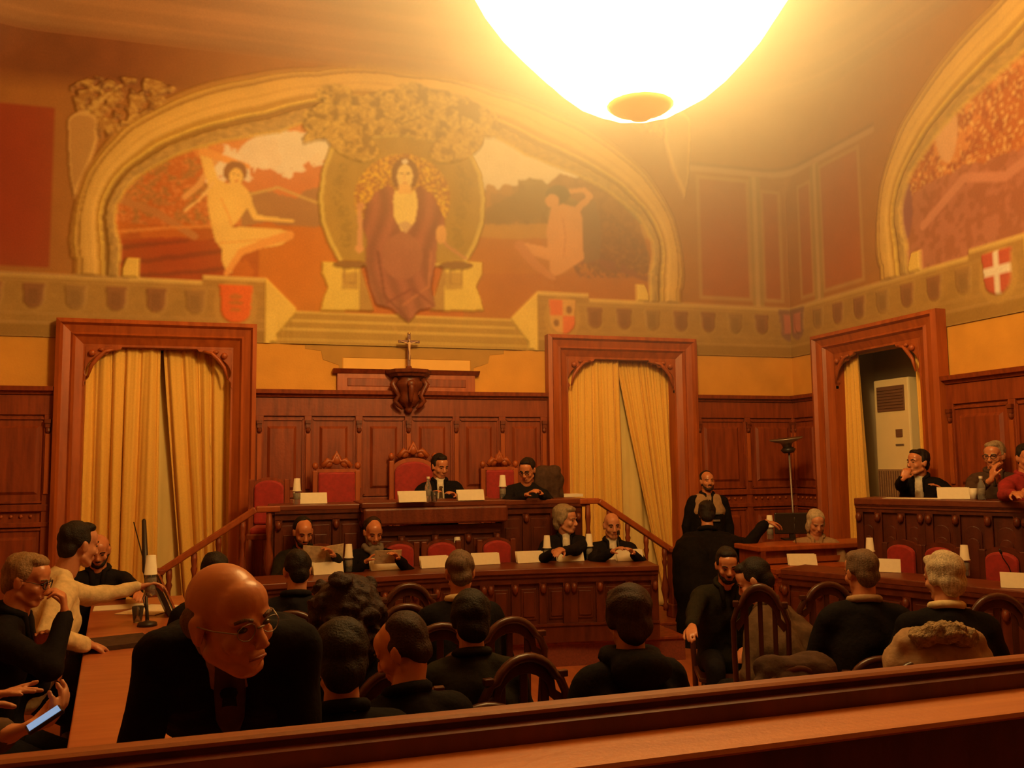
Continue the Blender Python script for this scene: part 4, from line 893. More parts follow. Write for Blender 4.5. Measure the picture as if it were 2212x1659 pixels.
# ------------------------------------------------------------------ chairs
def throne(label, loc, rz, w=.50, zt=1.30, crest=True, square=False, group=None, ztop_seat=.46, wood='wood_d', cr=.16):
    t = thing('red_armchair' if crest else 'red_side_chair', label, 'chair', loc, rz, group)      # local +y is the sitter's front
    h = w/2
    for s in (-1, 1):
        MB().box((s*(h+.03), -.24, zt/2-.02), (.055, .05, zt-.04)).build('back_post', wood, t, bevel=.008)
        MB().lathe([(.03, 0), (.025, .1), (.04, .25), (.03, .42)], (s*(h-.0), .22, 0), n=10).build('front_leg', wood, t, smooth=True)
        if crest:
            MB().ell((s*(h+.03), -.24, zt+.01), (.035, .03, .04)).build('post_finial', wood, t, smooth=True)
            MB().tube([(s*(h+.03), -.22, .70), (s*(h+.05), .0, .72), (s*(h+.03), .2, .68)], .025).build('arm', wood, t, smooth=True)
            MB().box((s*(h+.03), .18, .57), (.04, .04, .24)).build('arm_support', wood, t)
    if square: top = [(-h, zt-.06), (h, zt-.06)]; pts = [(-h, .52), (h, .52), (h, zt-.06), (-h, zt-.06)]
    else: r = h; pts = [(-h, .52), (h, .52), (h, zt-.05-r*.55)]+[(a, zt-.05-r*.55+(b)*.55) for a, b in arc(0, 0, r, 0, PI, 12)[1:]]
    MB().prism(pts, (0, -.235, 0), (1, 0, 0), (0, 0, 1), (0, 1, 0), .05).build('back_cushion', 'red', t, bevel=.02)
    o = [(a*1.10, .52+(b-.52)*1.07) for a, b in pts]; MB().ring(o+[o[0]], pts+[pts[0]], (0, -.225, 0), (1, 0, 0), (0, 0, 1), (0, -1, 0), .03).build('back_frame', wood, t)
    MB().prism(o, (0, -.27, 0), (1, 0, 0), (0, 0, 1), (0, 1, 0), .02).build('back_board', wood, t)
    if crest:
        q = MB(); q.tube([(-h*.8, -.24, zt+.0), (-h*.45, -.24, zt+cr*.45), (-h*.2, -.24, zt+cr*.35), (0, -.24, zt+cr*.9), (h*.2, -.24, zt+cr*.35), (h*.45, -.24, zt+cr*.45), (h*.8, -.24, zt)], [.03, .035, .025, .035, .025, .035, .03])
        q.ell((0, -.24, zt+cr*.5), (.055, .03, .06)); q.ell((-h*.45, -.24, zt+cr*.2), (.05, .025, .04)); q.ell((h*.45, -.24, zt+cr*.2), (.05, .025, .04)); q.build('carved_crest', wood, t, smooth=True)
    sf = MB().box((0, 0, .42), (w+.06, .50, .06)).build('seat_frame', wood, t, bevel=.01)
    MB().box((0, .01, .475), (w, .46, .07)).build('seat_cushion', 'red', sf, bevel=.025)
    return t
UPZ = .755
throne('empty red armchair with square back and carved crest on the upper podium', (.96, 9.62, UPZ), PI, w=.40, zt=1.10, square=True, wood='wood_l')
throne('tallest red armchair with high carved crest behind the man in a suit', (1.84, 9.78, UPZ), PI, w=.44, zt=1.20, wood='wood_l', cr=.17)
throne('red armchair behind the man in a dark jumper, beside the doorway', (2.86, 9.76, UPZ), PI, w=.34, zt=1.10, square=True, wood='wood_l')
throne('low round-topped red chair at the left end of the upper podium', (.22, 9.35, UPZ), PI*.97, w=.30, zt=1.02, crest=False, wood='wood')
LPZ = .232
for k, (px, lab) in enumerate(((690, 'red chair behind the newspaper reader at the lower desk'), (858, 'red chair just right of the man with the scarf'), (949, 'empty red chair directly behind the lower-desk bottle'), (1067, 'empty red chair right of the lower-desk bottle'))):
    p = at_y(px, 1190, 8.52)
    throne(lab, (p.x, 8.20, LPZ), PI, w=.28, zt=.94, crest=False, wood='wood_d')
for k, (px, py, D, lab) in enumerate(((1919, 1200, 7.72, 'leftmost of the three bright red chairs at the low right desk'), (2003, 1200, 7.45, 'middle of the three bright red chairs at the low right desk'), (2137, 1205, 7.02, 'rightmost of the three bright red chairs at the low right desk'))):
    p = at_d(px, py, D); throne(lab, (p.x, p.y, 0), PI/2+.35, w=.26, zt=1.16, crest=False, wood='wood_v')

def audience_chair(label, loc, rz):
    t = thing('audience_chair', label, 'chair', loc, rz); h = .20; Z = 1.03
    MB().tube([(-h*.92, -.21, 0), (-h*.95, -.20, .45), (-h, -.22, .70), (-h, -.25, .86), (-h*.82, -.26, .93)]+[(a, -.265, b) for a, b in arc(0, .875, .155, PI*.86, PI*.14, 10)]+[(h*.82, -.26, .93), (h, -.25, .86), (h, -.22, .70), (h*.95, -.20, .45), (h*.92, -.21, 0)], .021).build('back_frame', 'chair', t, smooth=True)
    P = arc(0, .875, .15, PI, 0, 12); 
    MB().ring([(-h, .84)]+P+[(h, .84)], [(-h+.035, .81)]+[(a*.80, .85+(b-.875)*.72) for a, b in P]+[(h-.035, .81)], (0, -.255, 0), (1, 0, 0), (0, 0, 1), (0, 1, 0), .022).build('top_splat', 'chair', t, bevel=.004)
    for s in (-1, 1): MB().box((s*.178, -.262, .945), (.045, .035, .03)).build('shoulder_block', 'chair', t, bevel=.005)
    for x in (-.105, 0, .105): MB().box((x, -.235, .70 if x else .74), (.036, .018, .46 if x else .54)).build('slat', 'chair', t, bevel=.005)
    MB().box((0, -.225, .49), (.38, .025, .05)).build('lower_rail', 'chair', t)
    MB().prism([(-.20, -.20), (.20, -.20), (.22, .20), (.15, .235), (-.15, .235), (-.22, .20)], (0, 0, .43), (1, 0, 0), (0, 1, 0), (0, 0, 1), .035).build('seat', 'chair', t, bevel=.01)
    for s in (-1, 1): MB().tube([(s*.18, .19, .43), (s*.185, .20, .2), (s*.19, .21, 0)], [.022, .018, .015]).build('front_leg', 'chair', t, smooth=True)
    MB().tube([(-.18, .19, .22), (-.18, -.19, .22)], .01).tube([(.18, .19, .22), (.18, -.19, .22)], .01).build('stretcher', 'chair', t)
    return t
ac = None
for px, py, D, rz, lab in ((1093, 1345, 4.75, .1, 'empty dark arched chair, right of the pair in the second row'), (1117, 1431, 3.82, .14, 'dark arched chair with floor showing through its slats, at the rail'),
                           (862, 1459, 3.6, -.06, 'dark arched chair nearest the rail, left of the slatted one'), (952, 1358, 4.6, .0, 'dark arched chair left of the pair in the second row'),
                           (876, 1314, 5.25, .0, 'dark arched chair above the bald-browed listener'), (880, 1268, 6.15, .02, 'dark arched chair just below the lower desk, centre left'),
                           (780, 1276, 6.0, -.1, 'dark arched chair behind the big curly head'), (640, 1327, 5.05, -.1, 'dark arched chair just right of the bald man in the foreground'),
                           (1692, 1262, 4.95, -.55, 'tall narrow slatted dark chair behind the man in the brown coat'), (1800, 1250, 6.0, -.2, 'dark chair in front of the secretary desk'),
                           (1890, 1303, 5.0, -.25, 'dark chair right beside the grey haired listener in a light collar'), (2185, 1280, 5.4, -.4, 'dark chair cropped by the right edge of the photograph')):
    p = at_d(px, py, D); zz = p.z-1.03
    ca = Vector((p.x, p.y+.25, 0))
    if ac is None: ac = audience_chair(lab, (p.x, p.y+.25, 0), rz)
    else: dup(ac, (p.x, p.y+.25, 0), rz, lab).scale = (.74, 1, 1.13) if px == 1692 else (1, 1, 1)

# ------------------------------------------------------------------ small things
def card(px, py, Z, rz, label, w=.265):
    p = at_z(px, py, Z); t = thing('name_card', label, 'card', (p.x, p.y, Z+.002), rz, None)
    for s, nm in ((-1, 'front_leaf'), (1, 'back_leaf')):
        MB().box((0, s*.028, .052), (w, .003, .112), rotx(-s*.42*-1 if s < 0 else -.42*-1*-1)).build(nm, 'paper', t)
    return t
cards = [(676, 1088, UZ, .02, 'blank white name card at the left end of the upper desk'), (890, 1085, UZ+.012, 0, 'white name card left of the bottle before the man in a suit'), (1016, 1081, UZ+.012, -.03, 'white name card right of the man in a suit'),
         (708, 1240, LZ, .12, 'white name card under the open newspaper'), (830, 1231, LZ, .08, 'white name card before the man with the scarf'), (938, 1226, LZ, .05, 'white name card before the empty red chair near the bottle'),
         (1049, 1219, LZ, .0, 'white name card in the middle of the lower desk, with no one behind'), (1144, 1215, LZ, -.03, 'white name card just left of the bottle before the grey haired man'), (1231, 1212, LZ, -.06, 'white name card before the grey haired man in a jacket'),
         (1359, 1211, LZ, -.12, 'white name card at the right end of the lower desk'), (1733, 1221, .86, -.35, 'white name card on the ledge of the secretary desk'), (1910, 1235, LZ, -.7, 'white name card behind the grey haired listener, low right desk'),
         (2206, 1270, LZ, -.75, 'white name card cut by the right edge of the photograph'), (2060, 1078, UZ, -.65, 'white name card on the tall right desk')]
for c in cards: card(*c)
def bottle(px, py, Z, label, cup=True, h=.20):
    p = at_z(px, py, Z); t = thing('water_bottle', label, 'bottle', (p.x, p.y, Z+.001))
    MB().lathe([(.03, 0), (.033, .01), (.033, h*.62), (.028, h*.72), (.014, h*.88), (.013, h), (0, h)], n=16).build('bottle_body', 'plastic', t, smooth=True)
    MB().lathe([(.0335, h*.25), (.0345, h*.26), (.0345, h*.52), (.0335, h*.53)], n=16).build('label', 'label', t, smooth=True)
    if cup: MB().lathe([(.041, h*.62), (.038, h*.62), (.028, h*.62+.125), (.0, h*.62+.127)], n=20).lathe([(.043, h*.62), (.043, h*.62+.01), (.04, h*.62+.01)], n=20).build('upturned_cup', 'cup', t, smooth=True)
    else: MB().lathe([(.016, h), (.016, h+.02), (0, h+.02)], n=14).build('cap', 'cup', t)
bottle(641, 1090, UZ, 'water bottle under upturned white cups at the left end of the upper desk'); bottle(925, 1084, UZ+.012, 'clear water bottle standing before the man in a suit', cup=False, h=.22)
bottle(1086, 1078, UZ, 'water bottle under a white cup beside the man in a dark jumper')
bottle(753, 1236, LZ, 'water bottle under a white cup right of the newspaper'); bottle(988, 1216, LZ, 'water bottle under a white cup in the middle of the lower desk')
bottle(1182, 1212, LZ, 'water bottle under a white cup at the grey haired man\'s elbow'); bottle(1273, 1208, LZ, 'white-cupped water bottle between the two men at the right of the lower desk')
bottle(1881, 1222, LZ, 'water bottle under a white cup left of the red chairs at the right'); bottle(2086, 1244, LZ, 'water bottle under a white cup just left of the rightmost red chair')
bottle(2121, 1080, UZ, 'small water bottle on the tall right desk', cup=False, h=.19); bottle(1664, 1165, 1.045, 'water bottle standing on the secretary desk left of the monitor')
def cup(px, py, Z, label, mt='cup', nm='cup'):
    p = at_z(px, py, Z); t = MB().lathe([(.026, 0), (.036, .10), (.033, .10), (.024, .006), (0, .006)], n=18).build(nm, mt, smooth=True); t.location = (p.x, p.y, Z+.001); tag(t, label, 'cup')
cup(2103, 1079, UZ, 'white cup next to the bottle on the tall right desk'); cup(938, 1084, UZ+.012, 'drinking glass beside the clear bottle on the upper desk', 'glass', 'drinking_glass'); cup(297, 1345, .90, 'drinking glass on the press table', 'glass', 'drinking_glass')
def papers(px, py, Z, rz, label, w=.30, d=.21, n=1, mt='paper', th=.004):
    p = at_z(px, py, Z); o = MB().box((0, 0, th/2), (w, d, th)).build('paper_sheet', mt); o.location = (p.x, p.y, Z+.001); o.rotation_euler = (0, 0, rz); tag(o, label, 'paper')
papers(262, 1312, .90, .1, 'white paper sheet at the far end of the press table', .35, .22); papers(330, 1318, .90, -.5, 'white paper leaning toward the dark folder on the press table', .30, .40)
papers(1225, 1073, UZ, 0, 'thick white folder at the right end of the upper desk', .30, .2, th=.03)
papers(1330, 1206, LZ, .2, 'papers before the man holding a microphone', .25, .2); papers(1972, 1077, UZ, -.9, 'papers under the elbow of the man on the tall right desk', .5, .2)
papers(1430, 1160, 1.045, 0, 'sheets behind the monitor on the secretary desk', .2, .2) if False else None
o = MB().box((0, 0, .012), (.42, .30, .024)).build('ring_binder', 'c_brown'); p = at_z(232, 1395, .90); o.location = (p.x, p.y, .901); o.rotation_euler = (0, 0, .3); tag(o, 'dark brown folder lying on the near part of the press table', 'folder')
t = thing('black_folder', 'black folder with an orange edge propped on the press table', 'folder', (at_z(352, 1330, .90).x, at_z(352, 1330, .90).y, .90), .2)
MB().box((-.02, 0, .14), (.03, .22, .30), roty(-.42)).build('cover', 'black', t); MB().box((.02, 0, .14), (.012, .22, .30), roty(-.42)).build('edge', 'table_top', t)

def mic(base, tip, label, th=.012, foam=True, body=None):
    t = thing('gooseneck_microphone', label, 'microphone', base); b = Vector(tip)-Vector(base)
    MB().lathe([(.05, 0), (.045, .02), (.012, .03), (.01, .05), (0, .05)], n=14).build('base', 'black', t, smooth=True)
    MB().tube([(0, 0, .03), b*.35+Vector((.01, 0, .02)), b*.7+Vector((-.008, 0, .01)), b], th*.4).build('neck', 'black', t, smooth=True)
    if foam: MB().cap(b*.93, b*1.04, th, th*.9).build('foam_head', 'black', t, smooth=True)
pb = at_z(318, 1352, .90); v = at_d(311, 1122, 5.2)
t = thing('shotgun_microphone', 'long black microphone standing upright on the press table', 'microphone', pb); b = at_d(311, 1125, (pb.xy.length)*.985)-pb; b = Vector((b.x*1, b.y*1, b.z))
MB().lathe([(.06, 0), (.055, .02), (.015, .03), (0, .04)], n=14).build('base', 'black', t, smooth=True)
MB().tube([(0, 0, .02), b*.2, b*.42, b*.5], [.012, .009, .01, .014]).build('stem', 'black', t, smooth=True)
MB().cap(b*.5, b, .020, .014).build('barrel', 'black', t, smooth=True)
e = at_d(289, 1128, (pb.xy.length)*.985)-pb; MB().tube([e, b*.62+Vector((-.012, 0, 0)), b*.45+Vector((.03, 0, 0)), b*.25+Vector((-.02, 0, 0)), b*.1], .004).build('cable', 'black', t, smooth=True)
pb = at_z(1336, 1206, LZ); mic(pb, at_d(1336, 1150, 8.35), 'black desk microphone held up by the bald man at the lower desk', .014)
pb = at_z(1720, 1215, .86); mic(pb, pb+Vector((0, -.0, .42)), 'thin black microphone before the secretary desk', .01)
pb = at_z(1183, 1075, UZ); mic(pb, pb+Vector((-.06, .05, .30)), 'thin microphone on the upper desk beside the thick folder', .008)
pb = at_z(2186, 1250, LZ); mic(pb, pb+Vector((-.08, .02, .22)), 'small black microphone before the rightmost red chair', .01)
pb = at_z(1330, 1085, UZ-.02)
# monitor
p = at_z(1712, 1166, 1.045); t = thing('monitor', 'black computer monitor on the secretary desk, seen from behind', 'monitor', (p.x, p.y, 1.045), -.3)
MB().box((0, 0, .17), (.36, .04, .22)).build('housing', 'black', t, bevel=.01); MB().box((0, .01, .04), (.05, .04, .08)).box((0, .01, .008), (.2, .14, .016)).build('stand', 'black', t)
# uplighter
t = thing('uplighter_lamp', 'switched-off uplighter floor lamp with tilted grey dish behind the secretary desk', 'floor lamp', (6.42, 9.35, 0))
MB().lathe([(.14, 0), (.14, .02), (.02, .04), (0, .04)], n=20).build('base', 'grey_metal', t, smooth=True); MB().tube([(0, 0, .03), (-.03, 0, 1.05), (-.06, 0, 2.05)], .012).build('pole', 'grey_metal', t, smooth=True)
MB().lathe([(.0, -.10), (.05, -.09), (.07, -.04), (.19, .0), (.20, .02), (.0, .0)], (-.09, 0, 2.12), n=24, M3=roty(-.12)).build('dish', 'grey_metal', t, smooth=True)
MB().lathe([(.06, -.14), (.09, -.10), (.06, -.07), (0, -.07)], (-.08, 0, 2.10), n=20, M3=roty(-.12)).build('lamp_housing', 'black', t, smooth=True)
# banner at the left edge
t = thing('furled_banner', 'dark furled banner with gold cords on a pole at the left edge', 'banner', (-1.99-.42, 9.35, 0))
MB().cap((0, 0, .03), (0, 0, 2.5), .018, .018).lathe([(.16, 0), (.14, .04), (.03, .07), (0, .07)]).build('pole', 'wood_d', t, smooth=True)
MB().lathe([(.05, .5), (.10, .7), (.09, 1.2), (.10, 1.6), (.06, 2.1), (.03, 2.25), (0, 2.25)], n=9).build('folded_cloth', 'c_black', t, smooth=True)
MB().lathe([(.03, 2.3), (.075, 2.34), (.07, 2.5), (.03, 2.55), (.02, 2.62), (0, 2.7)], n=12).build('gold_finial', 'brass', t, smooth=True)

# ------------------------------------------------------------------ people
def hand(b, wrist, d, pn, side, curl=.5, s=1.0, spread=.12, point=False):
    """add a hand to mesh b: d = direction of the fingers, pn = palm normal (where the fingers curl to), side = +1/-1 thumb side along d x pn"""
    wrist = Vector(wrist); d = Vector(d).normalized(); pn = Vector(pn); pn = (pn-d*pn.dot(d)).normalized(); a = d.cross(pn).normalized()*side
    kn = [(.030, .082), (.010, .088), (-.011, .083), (-.030, .074)]; L = [(.040, .024, .020), (.045, .028, .021), (.041, .026, .020), (.032, .020, .018)]
    for i, ((k, f), ls) in enumerate(zip(kn, L)):
        p0 = wrist+a*(k*.55*s); p1 = wrist+a*(k*s)+d*(f*s); b.cap(p0, p1, .014*s, .0115*s, n=8)
        cu = curl*(.15 if (point and i == 0) else 1); ang = .25*cu; p = p1; dr = (d+a*(spread*(1.5-i)/1.5*.5)).normalized()
        for j, l in enumerate(ls):
            ang += cu*(.55, .75, .5)[j]; q = dr*math.cos(ang)+pn*math.sin(ang); p2 = p+q*(l*s); b.cap(p, p2, (.0098-.001*j)*s, (.009-.001*j)*s, n=8); p = p2
    t0 = wrist+a*.018*s+d*.02*s; t1 = t0+(d*.6+a*.75+pn*.25).normalized()*.042*s; t2 = t1+(d*.85+a*.3+pn*(.3+.4*curl)).normalized()*.034*s; t3 = t2+(d*.8+pn*(.5+.4*curl)).normalized()*.026*s
    b.cap(t0, t1, .014*s, .0125*s, n=8); b.cap(t1, t2, .0115*s, .0105*s, n=8); b.cap(t2, t3, .0105*s, .009*s, n=8)

def ik(a, c, l1, l2, pole):
    a, c = Vector(a), Vector(c); d = c-a; L = d.length; mx = (l1+l2)*.995
    if L > mx: c = a+d*(mx/L); d = c-a; L = mx
    d.normalize(); x = (l1*l1-l2*l2+L*L)/(2*L); h = math.sqrt(max(l1*l1-x*x, 0)); p = Vector(pole); p = (p-d*p.dot(d))
    p = p.normalized() if p.length > 1e-4 else Vector((0, 0, -1)); return a+d*x+p*h, c

pid = [0]
def person(label, head, face, hair='short', hmat='h_brown', coat='c_black', lean=.12, side=0, hy=0, hp=.15, hroll=0, hands=(None, None), floor=0.0, stand=False,
           skin='skin', shirt=None, tie=None, scarf=None, glasses=False, beard=None, moust=False, vox=.0085, s=1.0, seat=None, collar=True, hood=False, curls=(0.5, 0.5), trousers='c_navy',
           coatlen=0, hdir=(None, None), palm=(None, None), sm=None, fat=1.0, neck_up=.0, cvox=.017, earring=False, open_coat=True, wrinkle=.008, pole=None, headscale=1.0, vest=None, sleeve=None, sleeve_end=(1, 1), point=(False, False)):
    """head: world position of the middle of the head. face: way the body faces (0 = away from the camera side, along +y). local +y is forward"""
    pid[0] += 1; seed = pid[0]
    T0 = Vector((0, 0, 0)); dt = Vector((math.sin(side)*math.cos(lean), math.sin(lean), math.cos(lean)*math.cos(side))).normalized()
    chest = dt*.33*s; nb = dt*.50*s; hl = lean*.8+.10; hd = Vector((math.sin(side)*.6, math.sin(hl), math.cos(hl))).normalized(); hc = nb+hd*(.178+neck_up)*s
    base = Vector(head)-rotz(face) @ hc
    t = thing('person', label, 'person', base, face)
    inv = rotz(-face)
    loc = lambda w: inv @ (Vector(w)-base)
    fz = floor-base.z
    H = rotz(hy) @ rotx(-hp) @ roty(hroll); k = .95*s*headscale
    hp_ = lambda x, y, z: hc + H @ (Vector((x, y, z))*k)
    def he(b, c, r, u=16, v=10): b.ell(hp_(*c), tuple(q*k for q in r), M3=H, u=u, v=v)
    b = MB()
    # head
    he(b, (0, -.016, .038), (.074, .096, .084), 22, 14); he(b, (0, .022, -.020), (.064, .070, .082)); he(b, (0, .060, -.093), (.030, .026, .024)); he(b, (0, .045, .045), (.062, .048, .055))
    for x in (-1, 1):
        b.cap(hp_(x*.052, .0, -.060), hp_(x*.020, .062, -.096), .019*k, .018*k); he(b, (x*.040, .062, -.028), (.025, .022, .024), 10, 7)
        b.cap(hp_(x*.016, .088, .022), hp_(x*.048, .072, .020), .010*k, .009*k, n=8); he(b, (x*.078, -.008, -.006), (.010, .021, .034), 12, 8); he(b, (x*.083, -.016, .006), (.008, .012, .022), 10, 6)
        he(b, (x*.012, .106, -.036), (.010, .010, .008), 8, 6); he(b, (x*.031, .079, -.006), (.016, .009, .007), 8, 6)
    b.cap(hp_(0, .086, .014), hp_(0, .110, -.026), .0085*k, .0125*k, n=8); he(b, (0, .113, -.033), (.011, .010, .009), 8, 6)
    b.cap(hp_(-.018, .086, -.060), hp_(.018, .086, -.060), .008*k, .008*k, n=8); b.cap(hp_(-.015, .085, -.071), hp_(.015, .085, -.071), .0085*k, .0085*k, n=8); he(b, (0, .075, -.066), (.028, .016, .024), 10, 7)
    # neck, slim torso, limbs
    b.cap(hp_(0, -.022, -.055), nb+dt*.03, .056*k, .060*s, n=14); b.cap(nb-dt*.02, chest, .055*s, .08*s, n=14); b.cap(chest, T0, .08*s, .09*s, n=14)
    SH = []
    rt = Vector((1, 0, 0)); sw = .178*s
    for x in (-1, 1):
        sh = nb-dt*.055*s+rt*(x*sw); SH.append(sh); b.cap(nb-dt*.05*s, sh-dt*.02, .035*s, .040*s)
    arms = []; hip = .09*s
    for i, x in enumerate((-1, 1)):
        tgt = hands[i]
        w = loc(tgt) if tgt is not None else (Vector((x*.13, .30 if not stand else .06, .10 if not stand else -.12))*s if not stand else Vector((x*.27, .02, -.10)))
        pl = pole[i] if pole and pole[i] is not None else Vector((x*.8, -.25, -.9))
        el, w = ik(SH[i], w, .285*s, .255*s, pl); arms.append((SH[i], el, w))
        b.cap(SH[i], el, .045*s, .036*s); b.cap(el, w, .038*s, .026*s)
        fd = (w-el).normalized(); dd = inv @ Vector(hdir[i]) if hdir[i] is not None else fd; pn = inv @ Vector(palm[i]) if palm[i] is not None else Vector((-x*.3, 0, -1))
        b.cap(w, w+Vector(dd).normalized()*.02, .025*s, .022*s, n=8)
        hand(b, w+Vector(dd).normalized()*.008, dd, pn, 1 if (i == 0) else -1, curl=curls[i], s=.98*s, point=point[i])
    legs = []
    for x in (-1, 1):
        h0 = Vector((x*hip, 0, -.03))
        if stand: kn = Vector((x*.10, .03, (fz)*.5)); ft = Vector((x*.11, -.01, fz+.08))
        else: kn = Vector((x*.13, .40*s, max(min(-.02, fz+.48), fz+.46 if fz+.46 < .05 else -.0))); ft = Vector((x*.14, .40*s+.03, fz+.08))
        legs.append((h0, kn, ft)); b.cap(h0, kn, .070*s, .048*s); b.cap(kn, ft, .045*s, .032*s); b.cap(ft+Vector((0, -.03, -.035)), ft+Vector((0, .15, -.045)), .032, .028)
    body = remesh(b, 'body', vox, skin, t, smooth_it=sm or (2 if vox > .006 else 3))
    # clothes
    c = MB(); f = fat
    for x in (-1, 1):
        c.cap(nb-dt*.06*s+rt*(x*.06*s), chest+rt*(x*.085*s*f), .088*s, .115*s*f, n=14); c.cap(chest+rt*(x*.085*s*f), rt*(x*.07*s*f), .115*s*f, .125*s*f, n=14)
        c.cap(nb-dt*.005*s, nb-dt*.045*s+rt*(x*sw*.96), .062*s, .066*s, n=12); c.cap(nb-dt*.10*s+rt*(x*.10*s), nb-dt*.07*s+rt*(x*sw*.9), .085*s, .070*s, n=12)
    bk = -(Vector((0, 1, 0))-dt*dt.y).normalized()
    c.cap(nb-dt*.055*s+bk*.015, chest, .098*s, .12*s, n=14); c.cap(nb-dt*.0+bk*.028, nb-dt*.08*s+bk*.02, .060*s, .085*s, n=14)
    for x in (-1, 1): c.cap(nb+dt*.012+bk*.02+rt*(x*.035), nb-dt*.05*s+rt*(x*.13*s), .042*s, .062*s, n=12)
    if coatlen:
        for x in (-1, 1): c.cap(rt*(x*.075*f), rt*(x*.10*f)+Vector((0, 0, -coatlen)), .13*f, .14*f, n=14)
    elif not stand: c.cap((-.08, .03, -.03), (.08, .03, -.03), .13*f, .13*f)
    c2 = c if sleeve is None else MB()
    for i, (sh, el, w) in enumerate(arms):
        e2 = el+(w-el)*.93*sleeve_end[i]; c2.cap(sh, el, .068*s, .055*s, n=12); c2.cap(el, e2, .055*s, .043*s, n=12); c2.ell(el, (.058*s,)*3)
    jacket = remesh(c, 'jacket', cvox, coat, t, smooth_it=3, disp=wrinkle, dscale=14, seed=seed)
    if sleeve: remesh(c2, 'sleeves', cvox, sleeve, t, smooth_it=2, disp=wrinkle, dscale=16, seed=seed)
    q = MB()
    for h0, kn, ft in legs: q.cap(h0, kn, .095*s, .072*s, n=10); q.cap(kn, ft, .070*s, .052*s, n=10)
    remesh(q, 'trousers', .022, trousers, t, smooth_it=2, disp=.004, seed=seed)
    q = MB()
    for h0, kn, ft in legs: q.cap(ft+Vector((0, -.04, -.035)), ft+Vector((0, .17, -.045)), .044, .036)
    q.build('shoes', 'black', t, smooth=True)
    fr = Vector((0, 1, 0)); fwd = (fr-dt*fr.dot(dt)).normalized()
    if shirt:
        q = MB(); q.cap(nb+fwd*.045*s-dt*.01*s, chest+fwd*(.118*s*f)-dt*.02, .048*s, .040*s, n=12); q.cap(chest+fwd*(.118*s*f)-dt*.02, chest*.35+fwd*(.118*s*f), .040*s, .022*s, n=12)
        q.cap(nb+dt*.012+fwd*.01, nb+dt*.045+fwd*.012, .068*s, .060*s, n=14); shirt_o = remesh(q, 'shirt', .011, shirt, t, smooth_it=1)
    if collar and not scarf:
        q = MB(); pts = []
        for j in range(15):
            a = -.80*PI+1.6*PI*j/14; pts.append(nb+dt*(.044+.012*math.cos(a))*s+rt*(math.sin(a)*.072*s)-fwd*(math.cos(a)*.060*s)-fwd*.008)
        pts = [nb+fwd*.085*s-dt*.09*s-rt*.03*s]+pts+[nb+fwd*.085*s-dt*.09*s+rt*.03*s]
        q.tube(pts, .021*s, n=8); q.build('collar', collar if isinstance(collar, str) else coat, jacket, smooth=True)
    if tie:
        q = MB(); q.prism([(-.012, 0), (.012, 0), (.028, -.20), (0, -.26), (-.028, -.20)], nb+fwd*.128*s-dt*.03*s, rt, dt, fwd, .012); q.cap(nb+fwd*.128*s-dt*.025*s-rt*.008, nb+fwd*.128*s-dt*.025*s+rt*.008, .013, .013); q.build('tie', tie, shirt_o)
    if scarf:
        q = MB(); pts = [nb+dt*(.035+.015*math.sin(j*1.9))+rt*(math.sin(2*PI*j/14)*.080)-fwd*(math.cos(2*PI*j/14)*.070) for j in range(14)]
        q.tube(pts, .032*s, n=10, closed=True); q.cap(nb+fwd*.075, chest+fwd*.13+dt*.03, .032, .036); remesh(q, 'scarf', .012, scarf, t, smooth_it=1, disp=.006, dscale=30, seed=seed)
    if vest:
        q = MB()
        for x in (-1, 1): q.cap(nb-dt*.05+rt*(x*.07), chest+rt*(x*.09), .102, .128, n=14); q.cap(nb-dt*.02, nb-dt*.05+rt*(x*.13), .078, .078, n=12)
        remesh(q, 'vest', .017, vest, t, smooth_it=2, disp=.004, seed=seed)
        for zz in (.22, .30): MB().box(nb-dt*(zz-.04)+fwd*.135, (.20, .012, .02), None).build('vest_stripe', 'c_grey', t)
    if hood:
        q = MB(); q.ell(nb-fwd*.10+dt*.0, (.13, .07, .08), u=18, v=10); q.tube([nb+dt*.04+rt*(.09*math.sin(a))-fwd*(.09*math.cos(a)) for a in [2*PI*j/14 for j in range(14)]], .04, closed=True)
        remesh(q, 'hood', .014, coat, t, smooth_it=2, disp=.006, seed=seed)
    # hair
    hb = MB(); hv = .009; amp = .005; hs = 30
    if hair == 'short':
        he(hb, (0, -.030, .048), (.082, .092, .086), 20, 12); he(hb, (0, -.062, -.015), (.066, .050, .066)); he(hb, (0, .030, .098), (.060, .045, .030))
        for x in (-1, 1): he(hb, (x*.070, -.012, .034), (.014, .036, .042), 10, 8)
    elif hair == 'full':
        he(hb, (0, -.030, .055), (.094, .104, .096), 20, 12); he(hb, (0, -.066, -.02), (.080, .056, .082)); he(hb, (0, .040, .100), (.066, .048, .034)); amp = .005; hs = 34
        for x in (-1, 1): he(hb, (x*.076, -.015, .020), (.020, .042, .058), 10, 8)
    elif hair == 'fringe':      # bald on top
        he(hb, (0, -.070, -.008), (.070, .045, .048))
        for x in (-1, 1): he(hb, (x*.066, -.036, .002), (.016, .046, .040), 12, 8)
        amp = .003
    elif hair == 'receding':
        he(hb, (0, -.040, .044), (.083, .084, .092), 20, 12); he(hb, (0, -.066, -.02), (.064, .046, .060))
        for x in (-1, 1): he(hb, (x*.069, -.020, .020), (.013, .036, .042), 10, 8)
    elif hair == 'curly':
        r = random.Random(seed)
        he(hb, (0, -.03, .03), (.125, .125, .125), 20, 12); he(hb, (0, -.05, -.08), (.12, .10, .11))
